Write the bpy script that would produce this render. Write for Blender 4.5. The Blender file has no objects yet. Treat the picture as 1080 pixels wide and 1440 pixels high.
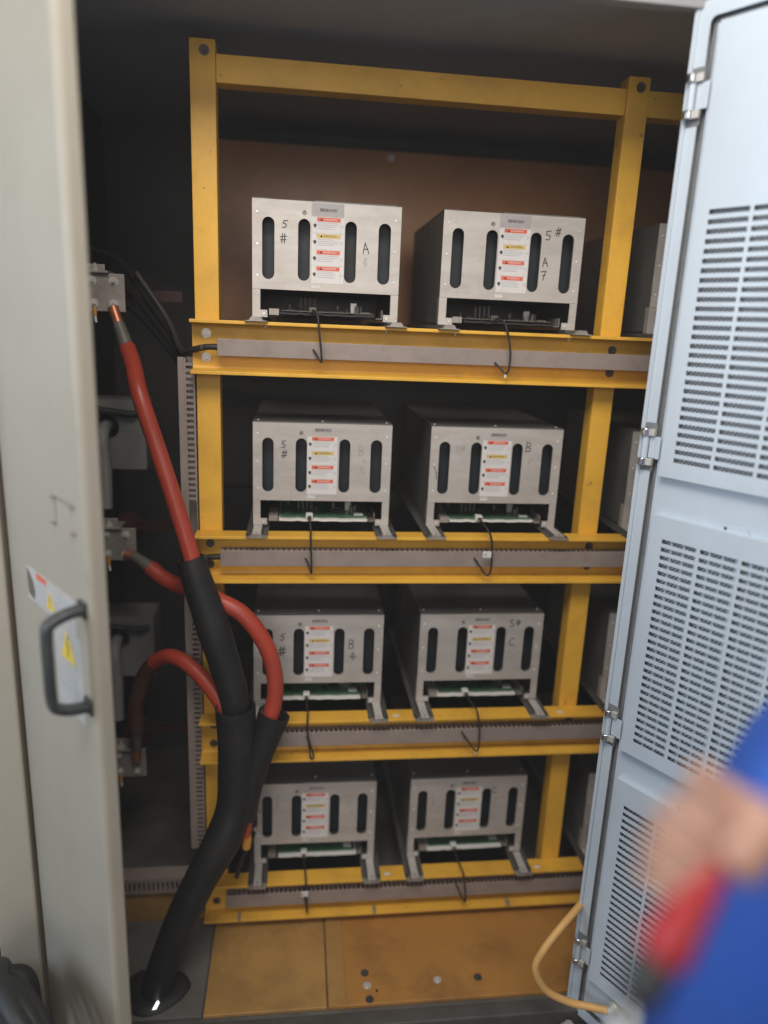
import bpy, bmesh, math, random
from mathutils import Matrix, Vector
random.seed(7)
PI = math.pi
sc = bpy.context.scene
col = sc.collection

# ---------------------------------------------------------------- camera
cam_d = bpy.data.cameras.new('camera')
cam = bpy.data.objects.new('camera', cam_d); col.objects.link(cam); sc.camera = cam
cam_d.sensor_fit = 'HORIZONTAL'; cam_d.sensor_width = 36.0
cam_d.lens = 1022.25 / 1080 * 36
cam_d.clip_start = 0.02; cam_d.clip_end = 200
RT = Vector((0.99259, -0.11418, 0.04165)); DN = Vector((0.01143, -0.2535, -0.96727)); FW = Vector((0.12101, 0.96057, -0.25031))
m = Matrix.Identity(4)
for i in range(3):
    m[i][0] = RT[i]; m[i][1] = -DN[i]; m[i][2] = -FW[i]
m[0][3], m[1][3], m[2][3] = 0.0, -1.85, 1.80
cam.matrix_world = m
cam_d.dof.use_dof = True
cam_d.dof.focus_distance = 1.72
cam_d.dof.aperture_fstop = 1.1
# ---------------------------------------------------------------- world and lamps (an electrical room lit by daylight and a ceiling lamp, plus an added front fill)
w = bpy.data.worlds.new('World'); sc.world = w; w.use_nodes = True
bg = w.node_tree.nodes['Background']; bg.inputs[0].default_value = (0.82, 0.82, 0.84, 1); bg.inputs[1].default_value = 0.28
def area(name, loc, target, sx, sy, power, colr):
    d = bpy.data.lights.new(name, 'AREA'); d.shape = 'RECTANGLE'; d.size = sx; d.size_y = sy; d.energy = power; d.color = colr
    o = bpy.data.objects.new(name, d); col.objects.link(o); o.location = loc
    o.rotation_euler = (Vector(target) - Vector(loc)).to_track_quat('-Z', 'Y').to_euler()
    return o
area('ceiling_daylight', (-0.15, -1.60, 3.25), (0.25, 0.0, 1.2), 1.3, 0.9, 52, (1.0, 0.94, 0.86))
area('front_fill', (-0.4, -5.2, 2.6), (0.2, 0.0, 1.8), 2.4, 1.5, 62, (1.0, 0.95, 0.90))  # added soft fill behind the camera, brightening the brown panel and interior
area('window_daylight', (-3.0, -1.5, 2.15), (0.9, -0.7, 1.3), 0.9, 1.6, 58, (0.68, 0.84, 1.0))
sc.view_settings.view_transform = 'Standard'; sc.view_settings.look = 'None'
sc.view_settings.exposure = 0.0; sc.view_settings.gamma = 1.0; sc.view_settings.use_curve_mapping = False
sc.cycles.use_denoising = True
sc.cycles.max_bounces = 5; sc.cycles.diffuse_bounces = 4; sc.cycles.glossy_bounces = 2; sc.cycles.transmission_bounces = 1
sc.cycles.caustics_reflective = False; sc.cycles.caustics_refractive = False
sc.cycles.use_adaptive_sampling = True; sc.cycles.adaptive_threshold = 0.02

# ---------------------------------------------------------------- materials
MATS = {}
def mat(name, c, rough=0.5, metal=0.0, var=0.12, scale=6.0, bump=0.0, bscale=60.0, dirt=None, dscale=3.0, damt=0.5, coat=0.0, spec=0.5, streak=None, chips=None):
    if name in MATS: return MATS[name]
    M = bpy.data.materials.new(name); M.use_nodes = True; nt = M.node_tree; N = nt.nodes; L = nt.links
    b = N['Principled BSDF']; b.inputs['Roughness'].default_value = rough; b.inputs['Metallic'].default_value = metal
    b.inputs['Coat Weight'].default_value = coat; b.inputs['Specular IOR Level'].default_value = spec
    tcn = N.new('ShaderNodeTexCoord'); oi = N.new('ShaderNodeObjectInfo'); ml = N.new('ShaderNodeMath'); ml.operation = 'MULTIPLY'; ml.inputs[1].default_value = 37.0
    L.new(oi.outputs['Random'], ml.inputs[0]); va = N.new('ShaderNodeVectorMath'); va.operation = 'ADD'
    L.new(tcn.outputs['Object'], va.inputs[0]); L.new(ml.outputs[0], va.inputs[1])
    class tc: outputs = {'Object': va.outputs[0]}
    n1 = N.new('ShaderNodeTexNoise'); n1.inputs['Scale'].default_value = scale; n1.inputs['Detail'].default_value = 3; n1.inputs['Roughness'].default_value = 0.62
    if streak:
        mp = N.new('ShaderNodeMapping'); mp.inputs['Scale'].default_value = streak; L.new(tc.outputs['Object'], mp.inputs[0]); L.new(mp.outputs[0], n1.inputs['Vector'])
    else:
        L.new(tc.outputs['Object'], n1.inputs['Vector'])
    r = N.new('ShaderNodeValToRGB'); L.new(n1.outputs['Fac'], r.inputs[0])
    r.color_ramp.elements[0].position = 0.3; r.color_ramp.elements[1].position = 0.72
    r.color_ramp.elements[0].color = tuple(max(0, x * (1 - var)) for x in c) + (1,)
    r.color_ramp.elements[1].color = tuple(min(1, x * (1 + var)) for x in c) + (1,)
    out = r.outputs[0]
    if dirt:
        n2 = N.new('ShaderNodeTexNoise'); n2.inputs['Scale'].default_value = dscale; n2.inputs['Detail'].default_value = 4; n2.inputs['Roughness'].default_value = 0.7
        L.new(tc.outputs['Object'], n2.inputs['Vector'])
        r2 = N.new('ShaderNodeValToRGB'); L.new(n2.outputs['Fac'], r2.inputs[0])
        r2.color_ramp.elements[0].position = 0.48; r2.color_ramp.elements[1].position = 0.75
        r2.color_ramp.elements[0].color = (0, 0, 0, 1); r2.color_ramp.elements[1].color = (damt, damt, damt, 1)
        mx = N.new('ShaderNodeMixRGB'); L.new(r2.outputs[0], mx.inputs[0]); L.new(out, mx.inputs[1]); mx.inputs[2].default_value = tuple(dirt) + (1,)
        out = mx.outputs[0]
    if chips:
        n5 = N.new('ShaderNodeTexNoise'); n5.inputs['Scale'].default_value = 38; n5.inputs['Detail'].default_value = 3; n5.inputs['Roughness'].default_value = 0.75
        L.new(tc.outputs['Object'], n5.inputs['Vector'])
        r5 = N.new('ShaderNodeValToRGB'); L.new(n5.outputs['Fac'], r5.inputs[0]); r5.color_ramp.elements[0].position = 0.685; r5.color_ramp.elements[1].position = 0.73
        r5.color_ramp.elements[1].color = (0.75, 0.75, 0.75, 1)
        m5 = N.new('ShaderNodeMixRGB'); L.new(r5.outputs[0], m5.inputs[0]); L.new(out, m5.inputs[1]); m5.inputs[2].default_value = tuple(chips) + (1,)
        out = m5.outputs[0]
    L.new(out, b.inputs['Base Color'])
    n3 = N.new('ShaderNodeTexNoise'); n3.inputs['Scale'].default_value = scale * 3; n3.inputs['Detail'].default_value = 1
    L.new(tc.outputs['Object'], n3.inputs['Vector'])
    mr = N.new('ShaderNodeMapRange'); mr.inputs[3].default_value = max(0.03, rough - 0.09); mr.inputs[4].default_value = min(1, rough + 0.09)
    L.new(n3.outputs['Fac'], mr.inputs[0]); L.new(mr.outputs[0], b.inputs['Roughness'])
    if bump:
        n4 = N.new('ShaderNodeTexNoise'); n4.inputs['Scale'].default_value = bscale; n4.inputs['Detail'].default_value = 2
        L.new(tc.outputs['Object'], n4.inputs['Vector'])
        bp = N.new('ShaderNodeBump'); bp.inputs['Strength'].default_value = bump; bp.inputs['Distance'].default_value = 0.002
        L.new(n4.outputs['Fac'], bp.inputs['Height']); L.new(bp.outputs[0], b.inputs['Normal'])
    MATS[name] = M
    return M
yellow = mat('yellow_paint', (0.76, 0.42, 0.045), 0.5, var=0.10, scale=4, bump=0.15, bscale=220, dirt=(0.42, 0.20, 0.04), dscale=9, damt=0.45, chips=(0.16, 0.09, 0.04))
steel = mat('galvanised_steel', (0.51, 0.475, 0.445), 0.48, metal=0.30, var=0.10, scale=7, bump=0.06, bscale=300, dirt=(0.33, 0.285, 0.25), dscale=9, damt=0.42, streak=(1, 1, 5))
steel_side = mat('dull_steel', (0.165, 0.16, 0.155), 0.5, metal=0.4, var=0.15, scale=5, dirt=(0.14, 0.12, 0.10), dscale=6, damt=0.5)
rail_steel = mat('rail_steel', (0.36, 0.33, 0.30), 0.5, metal=0.45, var=0.15, scale=14, dirt=(0.18, 0.14, 0.10), dscale=18, damt=0.6)
rail_dark = mat('rail_dark_steel', (0.10, 0.095, 0.09), 0.55, metal=0.3, var=0.15, scale=14)
rail_bright = mat('rail_worn', (0.60, 0.57, 0.54), 0.45, metal=0.35, var=0.1, scale=20, dirt=(0.3, 0.27, 0.24), dscale=40, damt=0.5)
zinc = mat('zinc_bolt', (0.62, 0.59, 0.55), 0.36, metal=0.35, var=0.15, scale=60)
chrome = mat('chrome', (0.85, 0.86, 0.88), 0.16, metal=1.0, var=0.05, scale=30)
screw_m = mat('screw_zinc', (0.80, 0.79, 0.77), 0.3, metal=0.25, var=0.05, scale=60)
dark_bolt = mat('dark_bolt', (0.12, 0.10, 0.09), 0.5, metal=0.6, var=0.2, scale=60)
black_in = mat('dark_interior', (0.018, 0.018, 0.02), 0.6, var=0.25, scale=20)
smoke = mat('smoked_plastic', (0.012, 0.016, 0.022), 0.55, var=0.2, scale=20)
pcb = mat('circuit_board_green', (0.050, 0.135, 0.070), 0.4, var=0.35, scale=55, dirt=(0.16, 0.20, 0.15), dscale=70, damt=0.5)
white_pl = mat('white_plastic', (0.72, 0.71, 0.69), 0.45, var=0.06, scale=20)
grey_pl = mat('grey_duct_plastic', (0.29, 0.235, 0.21), 0.5, var=0.07, scale=5, dirt=(0.17, 0.14, 0.12), dscale=14, damt=0.5)
paper = mat('label_paper', (0.66, 0.64, 0.635), 0.5, var=0.05, scale=40, dirt=(0.5, 0.47, 0.44), dscale=40, damt=0.3)
old_paper = mat('aged_label_paper', (0.44, 0.42, 0.40), 0.5, var=0.08, scale=30, dirt=(0.28, 0.26, 0.24), dscale=25, damt=0.5)
lab_red = mat('label_red', (0.68, 0.115, 0.055), 0.5, var=0.10, scale=80)
lab_yel = mat('label_yellow', (0.62, 0.45, 0.12), 0.5, var=0.10, scale=80)
lab_grey = mat('label_grey_film', (0.40, 0.375, 0.37), 0.5, var=0.08, scale=60)
ink = mat('black_ink', (0.05, 0.048, 0.05), 0.6, var=0.2, scale=200)
ink_soft = mat('printed_text', (0.42, 0.42, 0.45), 0.6, var=0.15, scale=300)
marker = mat('marker_pen', (0.06, 0.055, 0.055), 0.6, var=0.4, scale=300)
marker_faint = mat('faded_marker_pen', (0.34, 0.32, 0.31), 0.6, var=0.3, scale=300)
bright_yellow = mat('warning_yellow', (0.70, 0.50, 0.05), 0.45, var=0.08, scale=40)
wire_dark = mat('dark_wire', (0.020, 0.016, 0.015), 0.6, var=0.3, scale=60)
lead_blk = mat('matt_black_lead', (0.008, 0.008, 0.008), 0.9, var=0.2, scale=30, spec=0.15)
red_cable = mat('red_cable', (0.40, 0.050, 0.026), 0.42, var=0.14, scale=9, bump=0.1, bscale=90, dirt=(0.20, 0.05, 0.035), dscale=7, damt=0.5)
black_rub = mat('black_sleeve', (0.010, 0.010, 0.0105), 0.55, var=0.3, scale=8, bump=0.6, bscale=28, dirt=(0.028, 0.026, 0.024), dscale=9, damt=0.5)
cable_brown = mat('brown_shrink_tube', (0.075, 0.030, 0.020), 0.5, var=0.2, scale=20)
copper = mat('copper_lug', (0.55, 0.20, 0.11), 0.4, metal=0.7, var=0.2, scale=40)
shrink = mat('grey_shrink_tube', (0.11, 0.10, 0.085), 0.5, var=0.2, scale=30)
brown = mat('brown_insulating_board', (0.56, 0.26, 0.105), 0.36, var=0.18, scale=3, bump=0.08, bscale=40)
floor_or = mat('amber_insulating_board', (0.42, 0.20, 0.045), 0.42, var=0.14, scale=3.5, bump=0.08, bscale=80, dirt=(0.12, 0.065, 0.03), dscale=5, damt=0.6)
floor_ye = mat('pale_amber_board', (0.40, 0.225, 0.065), 0.42, var=0.14, scale=3.5, bump=0.08, bscale=80, dirt=(0.14, 0.085, 0.04), dscale=5, damt=0.6)
floor_gr = mat('grey_floor_plate', (0.12, 0.115, 0.105), 0.6, var=0.2, scale=6, bump=0.2, bscale=60, dirt=(0.05, 0.045, 0.04), dscale=5, damt=0.6)
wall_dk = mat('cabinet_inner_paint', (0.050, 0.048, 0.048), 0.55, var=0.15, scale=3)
ceil_dk = mat('cabinet_ceiling_paint', (0.36, 0.41, 0.48), 0.55, var=0.10, scale=3, bump=0.1, bscale=80)
frame_gr = mat('cabinet_frame_paint', (0.30, 0.30, 0.30), 0.5, var=0.06, scale=4)
sill_dk = mat('sill_grey', (0.07, 0.065, 0.06), 0.6, var=0.2, scale=10, dirt=(0.03, 0.028, 0.025), dscale=8, damt=0.6)
door_warm = mat('pebble_grey_paint', (0.35, 0.318, 0.262), 0.36, var=0.035, scale=2.2, bump=0.05, bscale=260, dirt=(0.26, 0.23, 0.18), dscale=3, damt=0.35)
door_cool = mat('light_grey_paint', (0.505, 0.57, 0.64), 0.36, var=0.03, scale=3, bump=0.05, bscale=260, dirt=(0.42, 0.465, 0.51), dscale=5, damt=0.35)
gasket = mat('grey_gasket', (0.17, 0.178, 0.186), 0.7, var=0.15, scale=40)
handle_bk = mat('handle_black', (0.030, 0.034, 0.036), 0.42, var=0.15, scale=30, dirt=(0.10, 0.10, 0.10), dscale=30, damt=0.35)
ground_m = mat('concrete_ground', (0.10, 0.098, 0.095), 0.8, var=0.2, scale=4, bump=0.3, bscale=60)
earth_m = mat('beige_cable', (0.68, 0.38, 0.12), 0.5, var=0.12, scale=20, dirt=(0.35, 0.2, 0.09), dscale=20, damt=0.4)
insul = mat('brown_insulator', (0.045, 0.016, 0.014), 0.35, var=0.15, scale=12)
box_gr = mat('grey_epoxy', (0.21, 0.205, 0.20), 0.55, var=0.12, scale=8)
orange_m = mat('orange_wire', (0.60, 0.27, 0.04), 0.5, var=0.1, scale=40)
skin_m = mat('skin', (0.36, 0.20, 0.145), 0.5, var=0.08, scale=12, bump=0.1, bscale=120)
blue_m = mat('blue_workwear', (0.016, 0.075, 0.36), 0.85, var=0.15, scale=10, bump=0.3, bscale=90)
hair_m = mat('black_hair', (0.012, 0.011, 0.010), 0.6, var=0.3, scale=60, bump=0.6, bscale=120)
tool_red = mat('tool_red', (0.30, 0.009, 0.013), 0.4, var=0.1, scale=30)
tool_blk = mat('tool_black', (0.015, 0.015, 0.016), 0.45, var=0.1, scale=30)
def make_mesh_mat():
    M = bpy.data.materials.new('woven_filter_mesh'); M.use_nodes = True; nt = M.node_tree; N = nt.nodes; L = nt.links
    b = N['Principled BSDF']; b.inputs['Roughness'].default_value = 0.55; b.inputs['Metallic'].default_value = 0.2
    tc = N.new('ShaderNodeTexCoord'); outs = []
    for a in (0.9, -0.75):
        mp = N.new('ShaderNodeMapping'); mp.inputs['Rotation'].default_value = (0, a, 0); L.new(tc.outputs['Object'], mp.inputs[0])
        wv = N.new('ShaderNodeTexWave'); wv.wave_type = 'BANDS'; wv.bands_direction = 'X'; wv.inputs['Scale'].default_value = 62 if a > 0 else 48
        wv.inputs['Distortion'].default_value = 1.2; wv.inputs['Detail'].default_value = 1; wv.inputs['Detail Scale'].default_value = 2
        L.new(mp.outputs[0], wv.inputs['Vector']); outs.append(wv.outputs['Fac'])
    mu = N.new('ShaderNodeMath'); mu.operation = 'MULTIPLY'; L.new(outs[0], mu.inputs[0]); L.new(outs[1], mu.inputs[1])
    r = N.new('ShaderNodeValToRGB'); L.new(mu.outputs[0], r.inputs[0])
    r.color_ramp.elements[0].position = 0.08; r.color_ramp.elements[0].color = (0.13, 0.138, 0.15, 1)
    r.color_ramp.elements[1].position = 0.62; r.color_ramp.elements[1].color = (0.56, 0.585, 0.61, 1)
    L.new(r.outputs[0], b.inputs['Base Color'])
    bp = N.new('ShaderNodeBump'); bp.inputs['Distance'].default_value = 0.001; L.new(mu.outputs[0], bp.inputs['Height']); L.new(bp.outputs[0], b.inputs['Normal'])
    return M
mesh_m = make_mesh_mat()
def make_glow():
    M = bpy.data.materials.new('daylight_glow'); M.use_nodes = True; b = M.node_tree.nodes['Principled BSDF']
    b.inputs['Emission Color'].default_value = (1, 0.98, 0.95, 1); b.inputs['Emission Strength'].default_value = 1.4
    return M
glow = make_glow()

# ---------------------------------------------------------------- helpers
def tag(o, label=None, cat=None, group=None, kind=None):
    if label: o['label'] = label
    if cat: o['category'] = cat
    if group: o['group'] = group
    if kind: o['kind'] = kind
    return o
def empty(name, loc=(0, 0, 0), rz=0.0):
    o = bpy.data.objects.new(name, None); col.objects.link(o); o.location = loc; o.rotation_euler = (0, 0, rz); o.empty_display_size = 0.05
    return o
def link_mesh(name, me, material, parent=None, smooth=None, bevel=0.0, kind=None):
    if material is not None:
        me.materials.clear(); me.materials.append(material)
    if smooth is not None:
        me.polygons.foreach_set('use_smooth', [True] * len(me.polygons)); me.set_sharp_from_angle(angle=math.radians(smooth))
    o = bpy.data.objects.new(name, me); col.objects.link(o)
    if parent is not None: o.parent = parent
    if bevel:
        b = o.modifiers.new('bevel', 'BEVEL'); b.width = bevel; b.segments = 2; b.limit_method = 'ANGLE'; b.angle_limit = math.radians(40)
    if kind: o['kind'] = kind
    return o
def catmull(P, n=8):
    P = [Vector(p) for p in P]
    if len(P) < 3: return P
    Q = [P[0] * 2 - P[1]] + P + [P[-1] * 2 - P[-2]]; out = []
    for i in range(1, len(Q) - 2):
        a, b, c, d = Q[i - 1:i + 3]
        for k in range(n):
            t = k / n
            out.append(0.5 * ((2 * b) + (c - a) * t + (2 * a - 5 * b + 4 * c - d) * t * t + (3 * b - a - 3 * c + d) * t ** 3))
    out.append(P[-1]); return out
class MB:
    def __init__(s): s.v = []; s.f = []
    def add(s, vs, fs):
        k = len(s.v); s.v += [tuple(v) for v in vs]; s.f += [tuple(i + k for i in f) for f in fs]; return s
    def box(s, x0, x1, y0, y1, z0, z1):
        return s.add([(x0, y0, z0), (x1, y0, z0), (x1, y1, z0), (x0, y1, z0), (x0, y0, z1), (x1, y0, z1), (x1, y1, z1), (x0, y1, z1)],
                     [(0, 3, 2, 1), (4, 5, 6, 7), (0, 1, 5, 4), (1, 2, 6, 5), (2, 3, 7, 6), (3, 0, 4, 7)])
    def cyl(s, p0, p1, r, n=12, r2=None, phase=0.0):
        p0 = Vector(p0); p1 = Vector(p1); d = (p1 - p0).normalized(); r2 = r if r2 is None else r2
        u = d.orthogonal().normalized(); v = d.cross(u)
        A = [p0 + r * (math.cos(2 * PI * i / n + phase) * u + math.sin(2 * PI * i / n + phase) * v) for i in range(n)]
        B = [p1 + r2 * (math.cos(2 * PI * i / n + phase) * u + math.sin(2 * PI * i / n + phase) * v) for i in range(n)]
        return s.add(A + B, [(i, (i + 1) % n, n + (i + 1) % n, n + i) for i in range(n)] + [tuple(range(n - 1, -1, -1)), tuple(range(n, 2 * n))])
    def tube(s, P, r, n=12, caps=True, flat=None):
        P = [Vector(p) for p in P]; N = len(P)
        R = r if isinstance(r, (list, tuple)) else [r] * N
        T = [(P[min(i + 1, N - 1)] - P[max(i - 1, 0)]).normalized() for i in range(N)]
        u = T[0].orthogonal().normalized(); vs = []
        for i in range(N):
            u = (u - T[i] * u.dot(T[i])).normalized(); v = T[i].cross(u)
            for k in range(n):
                a = 2 * PI * k / n; vs.append(P[i] + R[i] * (math.cos(a) * u + math.sin(a) * v))
        fs = [(i * n + k, i * n + (k + 1) % n, (i + 1) * n + (k + 1) % n, (i + 1) * n + k) for i in range(N - 1) for k in range(n)]
        if caps: fs += [tuple(range(n - 1, -1, -1)), tuple((N - 1) * n + k for k in range(n))]
        return s.add(vs, fs)
    def prism(s, poly, a0, a1, axis='y'):
        def P(q, a):
            return {'y': (q[0], a, q[1]), 'x': (a, q[0], q[1]), 'z': (q[0], q[1], a)}[axis]
        n = len(poly); vs = [P(q, a0) for q in poly] + [P(q, a1) for q in poly]
        return s.add(vs, [(i, (i + 1) % n, n + (i + 1) % n, n + i) for i in range(n)] + [tuple(range(n - 1, -1, -1)), tuple(range(n, 2 * n))])
    def strokes(s, lines, wd, y, th=0.0004):
        for ln in lines:
            for (ax, az), (bx, bz) in zip(ln[:-1], ln[1:]):
                dx, dz = bx - ax, bz - az; L = math.hypot(dx, dz) or 1e-6
                ex, ez = dx / L * wd * 0.4, dz / L * wd * 0.4; nx, nz = -dz / L * wd / 2, dx / L * wd / 2
                q = [(ax - ex + nx, az - ez + nz), (ax - ex - nx, az - ez - nz), (bx + ex - nx, bz + ez - nz), (bx + ex + nx, bz + ez + nz)]
                s.prism(q, y - th, y, 'y')
                y -= 0.00002
        return s
    def mesh(s, name='m'):
        me = bpy.data.meshes.new(name); me.from_pydata(s.v, [], s.f); me.update()
        bm = bmesh.new(); bm.from_mesh(me); bmesh.ops.recalc_face_normals(bm, faces=bm.faces); bm.to_mesh(me); bm.free()
        return me
    def build(s, name, material, parent=None, smooth=None, bevel=0.0, kind=None):
        return link_mesh(name, s.mesh(name), material, parent, smooth, bevel, kind)
def rot_x90(me):      # curve plane XY -> XZ, front towards -y
    me.transform(Matrix.Rotation(PI / 2, 4, 'X')); return me
def curve_mesh(splines, thick):
    cu = bpy.data.curves.new('tmp', 'CURVE'); cu.dimensions = '2D'; cu.fill_mode = 'BOTH'; cu.extrude = thick / 2
    for pts in splines:
        sp = cu.splines.new('POLY'); sp.points.add(len(pts) - 1)
        for p, q in zip(sp.points, pts): p.co = (q[0], q[1], 0, 1)
        sp.use_cyclic_u = True
    o = bpy.data.objects.new('tmp', cu); col.objects.link(o)
    dg = bpy.context.evaluated_depsgraph_get(); me = bpy.data.meshes.new_from_object(o.evaluated_get(dg))
    bpy.data.objects.remove(o); bpy.data.curves.remove(cu)
    return rot_x90(me)          # x stays, y -> z, thickness along y, centred on y = 0
def text_mesh(txt, size, align='CENTER'):
    cu = bpy.data.curves.new('tmp', 'FONT'); cu.body = txt; cu.size = size; cu.align_x = align; cu.align_y = 'CENTER'; cu.resolution_u = 2; cu.extrude = 0.0002
    o = bpy.data.objects.new('tmp', cu); col.objects.link(o)
    dg = bpy.context.evaluated_depsgraph_get(); me = bpy.data.meshes.new_from_object(o.evaluated_get(dg))
    bpy.data.objects.remove(o); bpy.data.curves.remove(cu)
    return rot_x90(me)
def rect(x0, x1, z0, z1): return [(x0, z0), (x1, z0), (x1, z1), (x0, z1)]
def stadium(x0, x1, z0, z1, n=8):
    r = (x1 - x0) / 2; cx = (x0 + x1) / 2
    return [(cx + r * math.cos(PI * i / n), z1 - r + r * math.sin(PI * i / n)) for i in range(n + 1)] + \
           [(cx + r * math.cos(PI + PI * i / n), z0 + r + r * math.sin(PI + PI * i / n)) for i in range(n + 1)]
def rrect(x0, x1, z0, z1, r, n=4):
    out = []
    for cx, cz, a in ((x1 - r, z0 + r, -PI / 2), (x1 - r, z1 - r, 0), (x0 + r, z1 - r, PI / 2), (x0 + r, z0 + r, PI)):
        out += [(cx + r * math.cos(a + PI / 2 * i / n), cz + r * math.sin(a + PI / 2 * i / n)) for i in range(n + 1)]
    return out
def put(o, loc, rot=None):
    o.location = loc
    if rot: o.rotation_euler = rot
    return o
def copy_tree(o, parent=None):
    c = o.copy(); col.objects.link(c); c.parent = parent
    for ch in o.children: copy_tree(ch, c)
    return c
def share(name, src, parent, loc, rot=None):
    o = bpy.data.objects.new(name, src.data if hasattr(src, 'data') else src); col.objects.link(o); o.parent = parent; o.location = loc
    if rot: o.rotation_euler = rot
    return o
# shared bolts (front along -y)
def bolt_mesh(r, h, washer=True, m=zinc):
    b = MB()
    if washer: b.cyl((0, 0, 0), (0, -0.0018, 0), r * 1.75, 16)
    b.cyl((0, -0.0018 if washer else 0, 0), (0, -h, 0), r, 6)
    b.cyl((0, -h, 0), (0, -h - 0.004, 0), r * 0.5, 10)
    me = b.mesh('bolt'); me.materials.append(m); return me
BOLT = bolt_mesh(0.0065, 0.007); BOLT_D = bolt_mesh(0.0065, 0.007, True, dark_bolt); BOLT_S = bolt_mesh(0.004, 0.004); BOLT_M = bolt_mesh(0.0045, 0.005, True, rail_steel)
def screw_mesh():
    b = MB(); n = 10
    b.cyl((0, 0, 0), (0, -0.0016, 0), 0.0032, n, 0.0022); me = b.mesh('screw'); me.materials.append(screw_m); return me
SCREW = screw_mesh()

# ---------------------------------------------------------------- the setting: cabinet shell and ground
XL, XR, YB, YF, ZF, ZC = -0.66, 1.75, 0.95, -0.35, 0.05, 2.43
tag(MB().box(-6, 6, -7, YF, -0.1, 0.0).build('ground', ground_m), kind='structure')
tag(MB().box(XL, XR, YF, YB, -0.1, ZF - 0.012).build('cabinet_floor', floor_gr), kind='structure')
tag(MB().box(XL, XR, YF + 0.02, YB, ZC, ZC + 0.03).build('cabinet_ceiling', ceil_dk), kind='structure')
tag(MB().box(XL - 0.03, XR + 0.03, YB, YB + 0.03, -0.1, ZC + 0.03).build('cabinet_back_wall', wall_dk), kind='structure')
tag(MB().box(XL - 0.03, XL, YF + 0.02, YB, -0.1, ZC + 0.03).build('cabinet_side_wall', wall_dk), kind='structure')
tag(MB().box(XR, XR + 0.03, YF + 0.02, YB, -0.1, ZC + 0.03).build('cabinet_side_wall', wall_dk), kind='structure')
fr = tag(MB().box(XL - 0.03, XR + 0.03, YF - 0.012, YF + 0.02, 2.40, 2.56).build('cabinet_header', frame_gr, bevel=0.003), kind='structure')
tag(MB().box(XL + 0.06, 0.79, YF - 0.03, YF + 0.012, 0.0, 0.047).build('cabinet_sill', sill_dk, bevel=0.004), kind='structure')
tag(MB().box(XL + 0.062, 0.79, YF + 0.0125, YF + 0.03, 0.0, 0.030).build('sill_channel', black_in), kind='structure')
tag(MB().box(0.78, 0.86, YF + 0.002, YF + 0.05, 0.0, 2.40).build('cabinet_stile', frame_gr, bevel=0.003), kind='structure')
tag(MB().box(XL - 0.02, -0.590, YF - 0.012, YF + 0.03, 0.0, 2.40).build('cabinet_stile', door_warm, bevel=0.004), kind='structure')
tag(MB().box(XL - 0.9, XL - 0.028, YF - 0.016, YF + 0.02, 0.06, 2.40).build('neighbouring_cabinet_door', door_warm, bevel=0.005),
    'plain beige door of the neighbouring cabinet at the far left edge', 'cabinet door')
# floor boards of the cabinet
def board(name, m, x0, x1, y0, y1, z0, z1, label, cat='board'):
    o = MB().box(x0, x1, y0, y1, z0, z1).build(name, m, bevel=0.002); tag(o, label, cat); return o
board('floor_board', floor_ye, -0.222, 0.098, -0.322, -0.02, ZF - 0.011, ZF, 'pale amber insulating board on the cabinet floor, left of the seam')
fb = empty('floor_board', (0, 0, 0)); tag(fb, 'amber insulating floor board with bolts, right of the seam', 'board')
MB().box(0.101, 0.90, -0.322, -0.02, ZF - 0.011, ZF + 0.001).build('sheet', floor_or, fb, bevel=0.002)
MB().box(0.103, 0.150, -0.320, -0.022, ZF + 0.0012, ZF + 0.0045).build('edge_strip', floor_ye, fb, bevel=0.001)
for (x, y, md) in ((0.206, -0.227, 0), (0.209, -0.267, 1), (0.212, -0.309, 0), (0.404, -0.264, 1), (0.519, -0.264, 0)):
    share('bolt', BOLT if md else BOLT_D, fb, (x, y, ZF + 0.001), (-PI / 2, 0, 0))
MB().cyl((0.234, -0.285, ZF + 0.001), (0.234, -0.285, ZF + 0.0035), 0.004, 10).build('rivet', dark_bolt, fb)
board('floor_plate', floor_gr, -0.60, -0.226, -0.322, -0.008, ZF - 0.011, ZF, 'grey steel floor plate where the black cable sleeve enters the floor', 'floor plate')
board('kick_board', floor_ye, -0.64, -0.262, 0.012, 0.022, ZF - 0.011, 0.146, 'narrow ochre upright board below the small slotted duct', 'board')
bp_ = empty('back_panel', (0.3, 0.80, 0)); tag(bp_, 'glossy brown insulating panel behind the top row of cells', 'panel')
MB().box(-0.60, 1.1, 0, 0.012, 1.66, 2.362).build('sheet', brown, bp_, bevel=0.002)
for x in (0.007,): share('bolt', BOLT, bp_, (x, 0, 2.34))
# ---------------------------------------------------------------- yellow steel rack
rack = empty('steel_rack', (0, 0, 0)); tag(rack, 'yellow painted steel rack of posts and channel shelves holding the cells', 'rack')
FT = (1.793, 1.264, 0.736, 0.208)       # flange tops
def post(x0, x1, z0, z1):
    b = MB(); t = 0.005
    b.box(x0, x1, 0.0, t, z0, z1); b.box(x0, x0 + t, t, 0.05, z0, z1); b.box(x1 - t, x1, t, 0.05, z0, z1)
    b.box(x0 + t, x0 + 0.02, 0.045, 0.05, z0, z1); b.box(x1 - 0.02, x1 - t, 0.045, 0.05, z0, z1)
    return b.build('post', yellow, rack, bevel=0.0015)
for x0, x1 in ((-0.245, -0.188), (0.775, 0.829), (1.50, 1.555)):
    po = post(x0, x1, 0.05, 2.393)
    xm = (x0 + x1) / 2
    share('bolt', BOLT_D, po, (xm + 0.004, 0, 2.370))
    share('bolt', BOLT, po, (xm - 0.006, 0, FT[0] + 0.0 + 0.6) if False else (xm, 0.0, 2.335)) if x0 > 1 else None
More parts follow.
